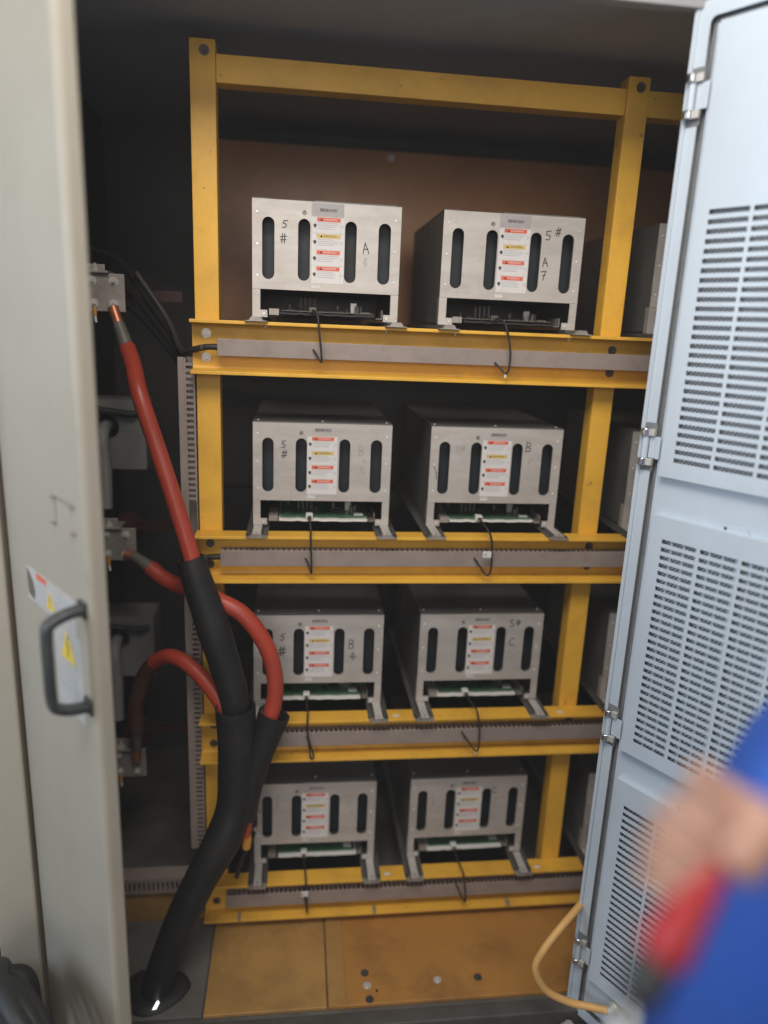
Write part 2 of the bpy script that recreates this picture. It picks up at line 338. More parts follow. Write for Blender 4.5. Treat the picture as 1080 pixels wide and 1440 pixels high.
for xa, xb in ((-0.1875, 0.7745), (0.8295, 1.4995)):
    b = MB(); b.box(xa, xb, 0.006, 0.012, 2.309, 2.367); b.box(xa, xb, 0.012, 0.055, 2.309, 2.315); b.box(xa, xb, 0.012, 0.055, 2.361, 2.367)
    b.build('top_beam', yellow, rack, bevel=0.0012)
for r, ft in enumerate(FT):
    b = MB(); z0 = ft - 0.127
    xl = -0.252
    prof = [(-0.0015, ft), (-0.055, ft), (-0.055, ft - 0.008), (-0.010, ft - 0.0115), (-0.008, ft - 0.018), (-0.008, z0 + 0.018), (-0.010, z0 + 0.0115), (-0.055, z0 + 0.008), (-0.055, z0), (-0.0015, z0)]
    b.prism(prof, xl, 1.56, 'x')
    be = b.build('shelf_beam', yellow, rack, bevel=0.0012)
    dk = r > 0
    for x, zz in ((-0.218, ft - 0.032), (-0.219, ft - 0.089), (0.807, ft - 0.035), (0.807, ft - 0.092)):
        share('bolt', BOLT_D if (dk or x > 0) else BOLT, be, (x, -0.008, zz))
    MB().box(-0.30, 1.56, 0.50, 0.54, ft - 0.055, ft - 0.001).build('rear_beam', black_in, rack)
for x, zz in ((-0.15, 0.093), (0.249, 0.093), (0.66, 0.093)):
    b = MB(); b.box(x - 0.004, x + 0.004, -0.058, -0.0552, zz - 0.006, zz + 0.016); b.box(x - 0.004, x + 0.004, -0.0552, -0.035, zz + 0.0005, zz + 0.004)
    b.build('clip', rail_steel, rack)
for x, y, z in ((0.287, -0.036, FT[2]), (0.765, -0.036, FT[2]), (0.285, -0.036, FT[3]), (0.747, -0.038, FT[3])):
    MB().box(x - 0.009, x + 0.009, y - 0.005, y + 0.005, z + 0.0003, z + 0.0009).build('sticker', paper, rack)
# rails carrying the cells
CX = (-0.110, 0.352, 0.907); CW = 0.358; CH = 0.272
def rail_parts():
    w2 = 0.028
    out = [(-w2, 0.002), (-0.0165, 0.002), (-0.0115, 0.010), (0.0115, 0.010), (0.0165, 0.002), (w2, 0.002), (w2, 0.0), (0.0150, 0.0), (0.0098, 0.0082), (-0.0098, 0.0082), (-0.0150, 0.0), (-w2, 0.0)]
    me = MB().prism(out, -0.052, 0.56, 'y').mesh('rail')
    tip = MB().add([(-w2, -0.052, 0.0), (w2, -0.052, 0.0), (w2 - 0.004, -0.072, 0.0), (-w2 + 0.004, -0.072, 0.0), (-w2, -0.052, 0.0019), (w2, -0.052, 0.0019), (w2 - 0.004, -0.072, 0.0019), (-w2 + 0.004, -0.072, 0.0019)],
             [(0, 1, 2, 3), (4, 7, 6, 5), (0, 4, 5, 1), (1, 5, 6, 2), (2, 6, 7, 3), (3, 7, 4, 0)])
    tip.prism([(-0.0165, 0.0018), (-0.0115, 0.0098), (0.0115, 0.0098), (0.0165, 0.0018)], -0.070, -0.0521, 'y')
    strip = MB().box(-0.0108, 0.0108, -0.0695, 0.018, 0.0101, 0.0106).mesh('strip')
    slot = MB().prism(stadium(-0.0028, 0.0028, -0.011, 0.011), 0.0, 0.0005, 'z').mesh('slot')
    hole = MB().cyl((0, 0, 0), (0, 0, 0.0004), 0.0025, 10).mesh('hole')
    tm = tip.mesh('tip')
    for q, mm in ((me, rail_dark), (tm, rail_steel), (strip, rail_bright), (slot, black_in), (hole, dark_bolt)): q.materials.append(mm)
    return me, tm, strip, slot, hole
RM, TM, SM, SL, HO = rail_parts()
for r, ft in enumerate(FT):
    for c, cx in enumerate(CX):
        for side, xo in ((-1, 0.013), (1, CW - 0.012)):
            ra = share('mounting_rail', RM, rack, (cx + xo, 0, ft + 0.0006))
            share('rail_tip', TM, ra, (0, 0, 0)); share('wear_strip', SM, ra, (0, 0, 0))
            share('slot', SL, ra, (side * 0.0222, -0.048, 0.0021)); share('hole', HO, ra, (0, -0.058, 0.0108))
            if r == 0: share('bolt', BOLT_S, ra, (-side * 0.021, -0.036, -0.0092), (PI / 2, 0, 0)).scale = (0.8, 0.8, 0.8)

# ---------------------------------------------------------------- power cells
def build_cell(full=True):
    root = empty('power_cell')
    z1 = CH; D = 0.50
    # sheet-metal case: sides, top, rear
    b = MB(); t = 0.0016
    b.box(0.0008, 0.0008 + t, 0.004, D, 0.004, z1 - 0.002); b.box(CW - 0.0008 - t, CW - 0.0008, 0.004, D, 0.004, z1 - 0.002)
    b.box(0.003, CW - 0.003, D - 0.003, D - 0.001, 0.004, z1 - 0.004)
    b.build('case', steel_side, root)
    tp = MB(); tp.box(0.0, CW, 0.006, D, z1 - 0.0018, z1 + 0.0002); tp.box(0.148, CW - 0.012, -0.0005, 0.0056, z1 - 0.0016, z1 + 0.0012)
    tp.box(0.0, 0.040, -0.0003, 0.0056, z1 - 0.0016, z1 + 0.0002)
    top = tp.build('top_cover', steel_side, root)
    if full:
        for x in (0.012, 0.178, CW - 0.012): share('screw', SCREW, top, (x, 0.028, z1 + 0.0002), (-PI / 2, 0, 0))
    # front panel with four slots, lower opening with legs and feet
    zb = 0.066
    slots = [stadium(x0, x1, z1 - 0.183, z1 - 0.041) for x0, x1 in ((0.0235, 0.0527), (0.109, 0.138), (0.2215, 0.250), (0.3035, 0.3335))]
    me = curve_mesh([rect(0, CW, zb, z1 - 0.0018)] + slots, 0.002)
    fp = link_mesh('front_panel', me, steel, root); fp.location = (0, 0.0, 0)
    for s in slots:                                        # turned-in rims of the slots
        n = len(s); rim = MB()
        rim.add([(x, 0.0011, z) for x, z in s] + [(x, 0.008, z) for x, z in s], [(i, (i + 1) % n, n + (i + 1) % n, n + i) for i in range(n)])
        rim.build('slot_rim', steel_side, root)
    f = MB(); f.box(0, 0.019, -0.0006, 0.0012, 0.0, zb - 0.0006); f.box(0.019, 0.036, -0.0006, 0.0012, 0.0, 0.017)
    f.box(0, 0.0015, 0.0012, 0.02, 0.0, zb); 
    f.build('leg', steel, root); 
    g = MB(); g.box(CW - 0.019, CW, -0.0006, 0.0012, 0.0, zb - 0.0006); g.box(CW - 0.036, CW - 0.019, -0.0006, 0.0012, 0.0, 0.017); g.box(CW - 0.0015, CW, 0.0012, 0.02, 0, zb)
    g.build('leg', steel, root)
    MB().box(0.004, CW - 0.004, 0.045, 0.40, zb + 0.004, z1 - 0.012).build('inner_block', smoke, root)
    MB().box(0.003, CW - 0.003, 0.002, 0.44, zb + 0.0005, zb + 0.0025).build('shelf_plate', black_in, root)
    for x, zo in ((0.012, 0.031), (0.012, 0.103), (0.012, 0.1745), (CW - 0.013, 0.034), (CW - 0.013, 0.105), (CW - 0.013, 0.177)):
        share('screw', SCREW, fp, (x, -0.001, z1 - zo))
    for x in (0.028, CW - 0.028): share('screw', SCREW, fp, (x, -0.0008, 0.008))
    if not full: return root
    # circuit board in the lower opening
    pb = MB().box(0.070, 0.300, 0.022, 0.40, 0.0165, 0.0185).build('circuit_board', pcb, root)
    c = MB(); rnd = random.Random(3)
    for k in range(26):
        x = rnd.uniform(0.078, 0.290); y = rnd.uniform(0.05, 0.34); sx = rnd.uniform(0.003, 0.011); sy = rnd.uniform(0.003, 0.009); h = rnd.uniform(0.002, 0.010)
        c.box(x - sx, x + sx, y - sy, y + sy, 0.0186, 0.0186 + h)
    c.build('chips', black_in, pb, kind='stuff')
    c = MB()
    for x in (0.118, 0.130, 0.142, 0.154): c.cyl((x, 0.10, 0.0186), (x, 0.10, 0.052), 0.0032, 8)
    for x, y in ((0.262, 0.06), (0.272, 0.075), (0.215, 0.11), (0.09, 0.16)): c.cyl((x, y, 0.0186), (x, y, 0.036), 0.0055, 10)
    c.build('capacitors', steel_side, pb, smooth=40, kind='stuff')
    MB().box(0.268, 0.292, 0.034, 0.052, 0.0186, 0.0215).build('board_sticker', white_pl, pb)
    MB().box(0.246, 0.262, 0.085, 0.096, 0.0186, 0.044).build('heat_sink', zinc, pb, bevel=0.001)
    cn = MB().box(0.138, 0.156, 0.004, 0.026, 0.0145, 0.0275).build('connector', white_pl, pb, bevel=0.001)
    MB().box(0.1415, 0.1525, -0.006, 0.0038, 0.017, 0.025).build('plug', shrink, cn, bevel=0.001)
    tr = MB(); nx = 14; rnd = random.Random(9)
    xs = [0.068 + i * (0.235) / nx for i in range(nx + 1)]; zs = [0.0085 + rnd.uniform(-0.0012, 0.0012) for _ in xs]
    for i in range(nx):
        tr.add([(xs[i], 0.010, zs[i]), (xs[i + 1], 0.010, zs[i + 1]), (xs[i + 1], 0.40, zs[i + 1]), (xs[i], 0.40, zs[i]), (xs[i], 0.010, zs[i] + 0.0045), (xs[i + 1], 0.010, zs[i + 1] + 0.0045), (xs[i + 1], 0.40, zs[i + 1] + 0.0045), (xs[i], 0.40, zs[i] + 0.0045)],
               [(0, 3, 2, 1), (4, 5, 6, 7), (0, 1, 5, 4), (2, 3, 7, 6)])
    tr.build('insulating_tray', white_pl, root)
    br = MB(); br.box(0.040, 0.064, 0.014, 0.0155, 0.006, 0.021); br.box(0.040, 0.064, 0.0155, 0.10, 0.0195, 0.021); br.box(0.040, 0.0415, 0.0155, 0.10, 0.006, 0.0193)
    br.build('bracket', rail_steel, root); br = MB()
    br.box(0.306, 0.322, 0.016, 0.10, 0.006, 0.0075); br.box(0.3205, 0.322, 0.016, 0.10, 0.0077, 0.028)
    br.build('bracket', rail_steel, root)
    # warning label strip
    lx0, lx1 = 0.1405, 0.2185
    lab = MB().box(lx0, lx1, -0.0014, -0.00105, z1 - 0.187, z1 - 0.035).build('warning_label', paper, root)
    for k in range(4):
        zc = z1 - 0.0405 - 0.0373 * k
        MB().box(0.1525, 0.2085, -0.00175, -0.00145, zc - 0.0046, zc + 0.0046).build('label_header', lab_yel if k == 1 else lab_red, lab)
        t = link_mesh('header_lettering', TXT['CAUTION' if k == 1 else 'WARNING'], None, lab); t.location = (0.184, -0.0019, zc)
        MB().prism([(0.1595, zc - 0.003), (0.1665, zc - 0.003), (0.163, zc + 0.0033)], -0.0020, -0.00178, 'y').build('header_triangle', ink, lab)
        s = MB(); rn = random.Random(k)
        for q in range(4): s.box(0.154, 0.154 + rn.uniform(0.036, 0.053), -0.0016, -0.00145, zc - 0.0085 - q * 0.0042, zc - 0.0071 - q * 0.0042)
        s.build('printed_lines', ink_soft, lab, kind='stuff')
        s = MB(); s.cyl((0.1475, -0.00142, zc - 0.0135), (0.1475, -0.0017, zc - 0.0135), 0.0040, 10); s.box(0.1462, 0.1496, -0.00172, -0.00142, zc - 0.0190, zc - 0.0165)
        s.build('pictogram', ink, lab)
        s = MB().strokes([[(0.2098, zc - 0.0165), (0.2163, zc - 0.0165), (0.2130, zc - 0.0105), (0.2098, zc - 0.0165)]], 0.0009, -0.00145, 0.0002)
        s.build('pictogram', ink_soft, lab)
        if k: MB().box(lx0 + 0.002, lx1 - 0.002, -0.0016, -0.00145, zc + 0.0062, zc + 0.0068).build('rule', ink_soft, lab)
    MB().box(0.1515, 0.1519, -0.00155, -0.00143, z1 - 0.186, z1 - 0.036).build('rule', ink_soft, lab)
    MB().box(0.2092, 0.2096, -0.00155, -0.00143, z1 - 0.186, z1 - 0.036).build('rule', ink_soft, lab)
    # barcode and small stickers
    bc = MB().box(0.1580, 0.2030, -0.0013, -0.00105, z1 - 0.0250, z1 - 0.0135).build('barcode_label', lab_grey, root)
    s = MB(); rn = random.Random(5); x = 0.1595
    while x < 0.2010:
        wd = rn.choice((0.0005, 0.0008, 0.0014)); s.box(x, x + wd, -0.0016, -0.0014, z1 - 0.0225, z1 - 0.0155); x += wd + rn.choice((0.0006, 0.0010))
    s.build('barcode', ink, bc, kind='stuff')
    s = MB(); s.strokes([[(0.1245 + 0.0046 * math.cos(a * PI / 6), z1 - 0.0273 + 0.0046 * math.sin(a * PI / 6)) for a in range(13)], [(0.1225, z1 - 0.0290), (0.1245, z1 - 0.0245), (0.1265, z1 - 0.0290)], [(0.1223, z1 - 0.0270), (0.1267, z1 - 0.0270)]], 0.0013, -0.0011, 0.0003)
    s.build('earth_symbol', ink, root)
    s = MB().box(0.1425, 0.1620, -0.0013, -0.00105, z1 - 0.1985, z1 - 0.1905).build('small_label', paper, root)
    MB().box(0.1440, 0.1600, -0.0016, -0.0014, z1 - 0.1935, z1 - 0.1925).build('printed_lines', ink_soft, s)
    return root
TXT = {}
for w_, mm in (('WARNING', paper), ('CAUTION', ink)):
    t = text_mesh(w_, 0.0068); t.materials.clear(); t.materials.append(mm); TXT[w_] = t
GL = {'5': [[(0.9, 1.0), (0.25, 0.95), (0.2, 0.55), (0.6, 0.6), (0.85, 0.35), (0.6, 0.05), (0.1, 0.08)]],
      '#': [[(0.35, 1.0), (0.2, 0.0)], [(0.75, 1.0), (0.6, 0.0)], [(0.0, 0.68), (1.0, 0.75)], [(0.0, 0.3), (0.95, 0.36)]],
      'A': [[(0.1, 0.0), (0.45, 1.0), (0.95, 0.0)], [(0.2, 0.4), (0.8, 0.42)]],
      '6': [[(0.8, 1.0), (0.35, 0.75), (0.15, 0.3), (0.45, 0.0), (0.8, 0.2), (0.65, 0.5), (0.25, 0.4)]],
      '7': [[(0.05, 0.9), (0.85, 1.0), (0.6, 0.5), (0.5, 0.0)], [(0.3, 0.5), (0.8, 0.55)]],
      'B': [[(0.15, 0.0), (0.2, 1.0), (0.7, 0.85), (0.65, 0.6), (0.25, 0.52), (0.8, 0.35), (0.7, 0.08), (0.15, 0.0)]],
      '4': [[(0.5, 1.0), (0.0, 0.4), (1.0, 0.45)], [(0.6, 0.8), (0.55, 0.0)]],
      'C': [[(0.9, 0.85), (0.5, 1.0), (0.15, 0.6), (0.2, 0.2), (0.55, 0.0), (0.9, 0.2)]],
      '3': [[(0.15, 0.95), (0.75, 0.9), (0.4, 0.55), (0.85, 0.3), (0.5, 0.0), (0.1, 0.1)]],
      'v': [[(0.1, 0.2), (0.45, 0.9), (0.9, 0.1)]]}
def write(cell, items, seed):
    rn = random.Random(seed)
    for faint in (0, 1):
        b = MB(); any_ = False
        for ch, x, zo, h, fa in items:
            if fa != faint: continue
            any_ = True; h *= 1.22; wdt = h * 0.72; sl = rn.uniform(-0.1, 0.2)
            for ln in GL[ch]:
                b.strokes([[(x + (px - 0.5) * wdt + (pz - 0.5) * h * sl + rn.uniform(-1, 1) * h * 0.03, CH - zo + (pz - 0.5) * h + rn.uniform(-1, 1) * h * 0.03) for px, pz in ln]], 0.0023 if not faint else 0.0018, -0.0011)
        if any_: b.build('handwriting', marker_faint if faint else marker, cell, kind='stuff')
proto = build_cell(True)
proto_b = build_cell(False)
WR = {(0, 0): [('5', .077, .056, .014, 0), ('#', .074, .088, .017, 0), ('A', .273, .100, .020, 0), ('6', .273, .132, .015, 1)],
      (0, 1): [('5', .266, .047, .018, 0), ('#', .291, .037, .015, 0), ('A', .264, .110, .017, 0), ('7', .262, .142, .018, 0)],
      (1, 0): [('5', .078, .058, .015, 0), ('#', .080, .083, .016, 0), ('B', .279, .070, .022, 1), ('v', .288, .098, .010, 1), ('3', .282, .122, .018, 1)],
      (1, 1): [('5', .074, .058, .013, 1), ('#', .088, .058, .013, 1), ('B', .266, .050, .022, 0), ('7', .270, .092, .015, 1)],
      (2, 0): [('5', .079, .066, .016, 0), ('#', .078, .108, .022, 0), ('#', .0785, .109, .021, 0), ('B', .270, .088, .022, 0), ('4', .275, .126, .019, 0)],
      (2, 1): [('5', .266, .031, .018, 0), ('#', .284, .029, .014, 0), ('C', .270, .088, .020, 0), ('5', .268, .125, .022, 1)],
      (3, 0): [('5', .068, .048, .014, 1), ('#', .068, .072, .014, 1), ('C', .281, .075, .018, 1), ('3', .287, .104, .014, 1)],
      (3, 1): [('5', .068, .062, .015, 1), ('#', .070, .086, .014, 1), ('C', .258, .048, .018, 0), ('7', .262, .092, .020, 1)]}
LB = {(0, 0): 'grey metal power cell with pen-marked A 6, left on the top shelf', (0, 1): 'grey metal power cell marked A 7 by pen, right on the top shelf',
      (1, 0): 'grey power cell on the second shelf from the top, beside the left post', (1, 1): 'grey power cell on the second shelf from the top, beside the middle post',
      (2, 0): 'grey power cell marked B 4, third shelf, partly hidden by the curved red cable', (2, 1): 'grey power cell marked C 5, third shelf from the top, beside the middle post',
      (3, 0): 'grey power cell on the bottom shelf, next to the black cable sleeve', (3, 1): 'grey power cell on the bottom shelf, beside the middle post'}
SN = ('top', 'second', 'third', 'bottom')
for r, ft in enumerate(FT):
    for c, cx in enumerate(CX):
        src = proto if c < 2 else proto_b
        first = (r == 0 and c in (0, 2))
        o = src if first else copy_tree(src)
        o.location = (cx, 0.02, ft + 0.0114)
        if r > 0:
            for ch in o.children:
                for q in [ch] + list(ch.children):
                    for sl in q.material_slots: sl.link = 'DATA'
        if c < 2 and r == 0:  # top-row boards and trays recoloured dark, imitating the shade there
            for ch in o.children:
                if ch.name.startswith(('insulating_tray', 'circuit_board')):
                    for q in [ch] + [g for g in ch.children if g.name.startswith(('connector', 'board_sticker'))]:
                        q.material_slots[0].link = 'OBJECT'; q.material_slots[0].material = black_in if q.name.startswith('insul') else shrink
        jr = random.Random(r * 7 + c)
        o.rotation_euler.z = math.radians(jr.uniform(-0.45, 0.45))
        for ch in o.children:
            if ch.name.startswith(('warning_label', 'barcode_label', 'small_label', 'earth_symbol')):
                ch.location = (jr.uniform(-0.0018, 0.0018), 0, jr.uniform(-0.0012, 0.0012))
            if ch.name.startswith('insulating_tray'): ch.location = (jr.uniform(-0.004, 0.004), jr.uniform(-0.004, 0.002), 0); ch.rotation_euler = (0, math.radians(jr.uniform(-0.5, 0.5)), 0)
        if c < 2:
            tag(o, LB[(r, c)], 'power cell', 'power cells on the rack shelves')
        else:
            tag(o, 'power cell half hidden behind the vented door on the %s shelf' % SN[r], 'power cell', 'power cells on the rack shelves')
for (r, c), it in WR.items():
    for o in list(bpy.data.objects):
        if o.name.startswith('power_cell') and o.parent is None and abs(o.location.x - CX[c]) < 1e-4 and abs(o.location.z - FT[r] - 0.0114) < 1e-4:
            write(o, it, r * 10 + c)
            if r == 0: MB().box(0.1405, 0.2185, -0.00085 - 0.0003, -0.00103, CH - 0.0345, CH - 0.004).build('grey_film', lab_grey, o)
            if (r, c) == (1, 1): MB().strokes([[(0.012, CH - 0.108), (0.019, CH - 0.124), (0.0195, CH - 0.142)]], 0.002, -0.0013).build('scuff', marker, o)
# ---------------------------------------------------------------- grey cable ducts
for r, ft in enumerate(FT):
    z0 = ft - 0.083; z1 = ft - 0.043 if r == 0 else ft - 0.040
    root = empty('wire_duct', (0, 0, 0)); tag(root, 'long grey plastic wire duct along the %s shelf beam' % SN[r], 'wire duct', 'grey ducts along the shelf beams')
    b = MB(); b.box(-0.189, 1.45, -0.046, -0.043, z0, z1); b.box(-0.189, 1.45, -0.0429, -0.010, z0, z0 + 0.002); b.box(-0.189, 1.45, -0.012, -0.0095, z0 + 0.002, z1 - 0.002)
    b.build('cover', grey_pl, root, bevel=0.001)
    b = MB(); x = -0.188
    while x < 1.44:
        b.box(x, x + 0.0075, -0.0428, -0.0125, z1 - 0.0035, z1 - 0.001); x += 0.0135
    b.build('slotted_side', grey_pl, root, kind='stuff')
vd = empty('wire_duct', (-0.283, 0.0, 0.30)); tag(vd, 'upright slotted grey wire duct left of the yellow left post', 'wire duct')
b = MB(); b.box(0.0, 0.013, -0.001, 0.001, 0.0, 1.40); b.box(0.0300, 0.0345, -0.001, 0.001, 0.0, 0.964); b.box(0.0300, 0.0345, -0.001, 0.001, 1.039, 1.40)
b.build('slotted_face', grey_pl, vd, kind='stuff')
b = MB(); z = 0.0
while z < 1.395:
    if not (0.955 < z < 1.032): b.box(0.0132, 0.0298, -0.001, 0.001, z, z + 0.0072)
    z += 0.0147
b.build('duct_fingers', grey_pl, vd, kind='stuff')
b = MB(); b.box(0.0, 0.002, 0.0012, 0.05, 0, 1.40); b.box(0.0325, 0.0345, 0.0012, 0.05, 0, 1.40); b.box(0.0, 0.0345, 0.05, 0.052, 0, 1.40); b.build('channel', grey_pl, vd)
b = MB().box(-0.006, 0.009, -0.004, -0.0012, 0.0, 1.402).build('rim', grey_pl, vd, bevel=0.001)
hd = empty('wire_duct', (-0.64, 0.0, 0.148)); tag(hd, 'short slotted grey duct low in the left bay above the floor', 'wire duct')
holes = []; x = 0.02
while x < 0.34: holes.append(rrect(x, x + 0.0062, 0.008, 0.040, 0.002, 2)); x += 0.0135
link_mesh('slotted_face', curve_mesh([rect(0.0, 0.355, 0.0, 0.050)] + holes, 0.002), grey_pl, hd)
b = MB(); b.box(0, 0.355, 0.0012, 0.05, 0.048, 0.050); b.box(0, 0.355, 0.0012, 0.05, 0, 0.002); b.box(0, 0.355, 0.0485, 0.05, 0.002, 0.048); b.build('channel', grey_pl, hd)
# ---------------------------------------------------------------- thin control cables of the cells
CW_ = {(0, 0): [(0.047, 1.812), (0.052, 1.77), (0.058, 1.707), (0.044, 1.725)], (0, 1): [(0.504, 1.811), (0.515, 1.771), (0.521, 1.729), (0.515, 1.694), (0.495, 1.711)],
       (1, 0): [(0.039, 1.292), (0.040, 1.249), (0.043, 1.172), (0.033, 1.196)], (1, 1): [(0.499, 1.292), (0.512, 1.262), (0.516, 1.183), (0.504, 1.167), (0.480, 1.199)],
       (2, 0): [(0.040, 0.765), (0.039, 0.735), (0.043, 0.688), (0.058, 0.639), (0.050, 0.632), (0.043, 0.677)], (2, 1): [(0.510, 0.765), (0.517, 0.735), (0.523, 0.685), (0.518, 0.637), (0.482, 0.681)],
       (3, 0): [(0.042, 0.236), (0.043, 0.198), (0.048, 0.116), (0.039, 0.169)], (3, 1): [(0.505, 0.236), (0.511, 0.215), (0.522, 0.123), (0.499, 0.165)]}
for (r, c), P in CW_.items():
    ft = FT[r]; sx = CX[c] + 0.147; bz = ft + 0.0114
    pts = [(sx, 0.013, bz + 0.021), (sx + (P[0][0] - sx) * 0.4, -0.025, bz + 0.018)]
    ys = [-0.062] + [-0.070] * (len(P) - 2) + [-0.055]
    pts += [(x, y, z) for (x, z), y in zip(P, ys)]
    e = P[-1]; pts.append((e[0] - 0.006, -0.0485, e[1] + 0.008))
    root = empty('control_cable', (sx, -0.06, ft - 0.12))
    root_l = Vector(root.location)
    o = MB().tube([Vector(q) - root_l for q in catmull(pts, 6)], 0.0026, 8).build('wire', wire_dark, root, smooth=60)
    tag(root, 'thin dark control cable hanging from the %s cell on the %s shelf' % (('left', 'right')[c], SN[r]), 'cable', 'control cables of the cells')
    if (r, c) in ((1, 1), (3, 0)):
        x, z = ((0.506, 1.225), (0.043, 0.187))[0 if r == 1 else 1]
        tg = MB().box(-0.0165 if r == 1 else -0.013, 0.0065, -0.003, 0.0, -0.0085, 0.0085).build('cable_tag', paper, root, bevel=0.0006); tg.location = Vector((x, -0.0735, z)) - root_l
        MB().box(-0.012, -0.006, -0.0034, -0.0031, -0.004, 0.004).build('print', ink_soft, tg)
    if (r, c) in ((0, 1), (2, 1)):
        i = 3; x, z = P[i]; tie = MB().cyl((0, 0, 0.002), (0, 0, -0.008), 0.0028, 8).build('cable_tie', white_pl, root); tie.location = Vector((x - 0.002, -0.066, z - 0.003)) - root_l
# black lead entering the duct ends
for k, (z0, nm) in enumerate(((1.730, 'top'), (1.203, 'second'))):
    P = [(-0.18, -0.034, z0), (-0.215, -0.034, z0 - 0.001), (-0.255, -0.012, z0 - 0.010), (-0.285, 0.04, z0 - 0.015), (-0.33, 0.12, z0 + 0.06), (-0.41, 0.16, z0 + 0.17)][:6 if k == 0 else 4]
    o = MB().tube(catmull(P, 8), 0.0075, 10).build('signal_lead', wire_dark, smooth=60)
    tag(o, 'black lead entering the left end of the %s shelf duct' % nm, 'cable')
    b = MB().cyl((-0.222, -0.033, z0 - 0.0028), (-0.226, -0.0315, z0 - 0.0035), 0.0082, 12).build('cable_tie', shrink, o)
for k in range(3):
    P = [(-0.262, 0.06 + 0.02 * k, 1.63 - 0.03 * k), (-0.30, 0.10, 1.72 - 0.02 * k), (-0.37, 0.14, 1.82 - 0.03 * k), (-0.46, 0.2, 1.93 - 0.05 * k), (-0.56, 0.24, 1.96 - 0.06 * k)]
    o = MB().tube(catmull(P, 8), 0.009, 10).build('signal_lead', lead_blk, smooth=60)
    tag(o, ('upper', 'middle', 'lower')[k] + ' of three black leads slanting through the dark left bay', 'cable')
# ---------------------------------------------------------------- left bay: terminals, current transformers
TZ = (1.846, 1.192, 0.520)
for k, z in enumerate(TZ):
    root = empty('busbar_terminal', (-0.475, 0.10, z)); tag(root, '%s bolted metal busbar terminal in the dark left bay' % ('topmost', 'middle', 'lowest')[k], 'terminal', 'busbar terminals in the left bay')
    pl = MB().box(-0.055, 0.047, 0.0, 0.008, -0.045, 0.046).build('plate', rail_steel, root, bevel=0.0015)
    for x, zz in ((-0.030, 0.028), (0.022, 0.028), (-0.028, -0.026), (0.020, -0.026)): share('bolt', BOLT, pl, (x, 0, zz))
    b = MB(); b.box(-0.055, 0.012, -0.012, 0.05, 0.0462, 0.052); b.box(-0.055, -0.003, 0.02, 0.026, 0.0522, 0.068)
    br = b.build('bracket', rail_steel, root, bevel=0.001)
    share('bolt', BOLT, br, (-0.022, 0.004, 0.052), (-PI / 2, 0, 0)).scale = (1, 1.6, 1)
    b = MB()
    for i in range(6):
        y0 = 0.010 + i * 0.035; b.cyl((-0.01, y0, 0), (-0.01, y0 + 0.016, 0), 0.034, 18, 0.042); b.cyl((-0.01, y0 + 0.016, 0), (-0.01, y0 + 0.035, 0), 0.030, 18)
    b.build('insulator', insul, root, smooth=35)
    MB().box(-0.06, 0.16, 0.18, 0.19, -0.012, 0.016).build('busbar', insul, root)
    w_ = MB().cyl((-0.026, -0.004, -0.034), (-0.0255, -0.004, -0.056), 0.0045, 8).build('sense_wire', orange_m, root)
    MB().cyl((-0.0255, -0.004, -0.0562), (-0.024, -0.004, -0.072), 0.003, 8).build('ferrule', white_pl, w_)
for k, z in enumerate((1.46, 0.80)):
    root = empty('current_transformer', (-0.515, 0.30, z)); tag(root, '%s grey box-shaped current transformer with a round bore in the left bay' % ('upper', 'lower')[k], 'transformer', 'current transformers in the left bay')
    hole = [(-0.025 + 0.036 * math.cos(2 * PI * i / 24), 0.022 + 0.036 * math.sin(2 * PI * i / 24)) for i in range(24)]
    link_mesh('housing', curve_mesh([rrect(-0.10, 0.084, -0.10, 0.10, 0.004), hole], 0.11), box_gr, root).location = (0, 0.055, 0)
    MB().cyl((-0.025, 0.09, 0.022), (-0.025, 0.108, 0.022), 0.035, 20).build('bore', black_in, root)
    b = MB().tube(catmull([(-0.025, 0.06, 0.022), (-0.025, -0.02, 0.022), (-0.022, -0.055, -0.01), (-0.015, -0.07, -0.09), (-0.01, -0.10, -0.195)], 6), 0.017, 12)
    b.build('conductor', box_gr, root, smooth=60)
    b = MB().tube(catmull([(-0.10, -0.01, 0.080), (-0.02, -0.016, 0.070), (0.05, -0.014, 0.062), (0.07, -0.004, 0.068)], 6), 0.010, 10); b.build('lead', black_in, root, smooth=60)
# ---------------------------------------------------------------- red power cables and black sleeves
def cable(name, P, r, m, label, cat, n=16, rad=None, **k):
    o = MB().tube(catmull(P, 8), r, n).build(name, m, smooth=50); tag(o, label, cat, **k); return o
A = [(-0.420, 0.065, 1.716), (-0.398, 0.02, 1.676), (-0.372, -0.05, 1.646 - 0.03), (-0.335, -0.072, 1.503), (-0.290, -0.105, 1.37), (-0.250, -0.130, 1.24), (-0.238, -0.138, 1.19), (-0.205, -0.14, 1.08), (-0.155, -0.145, 0.90), (-0.147, -0.150, 0.82), (-0.145, -0.15, 0.72)]
def lug(parent, p0, p1, p2):
    MB().tube([p0, Vector(p0).lerp(Vector(p1), 0.5), p1], [0.014, 0.0125, 0.0125], 12).build('cable_lug', copper, parent, smooth=50)
    MB().tube([p1, Vector(p1).lerp(Vector(p2), 0.5), p2], [0.0145, 0.0165, 0.0185], 14).build('shrink_tube', shrink, parent, smooth=50)
GC = 'red power cables in the left bay'
o = cable('power_cable', A, 0.0205, red_cable, 'long straight red power cable from the topmost terminal into the black sleeve', 'power cable', group=GC)
lug(o, (-0.455, 0.088, 1.812), (-0.442, 0.080, 1.775), (-0.416, 0.060, 1.706))
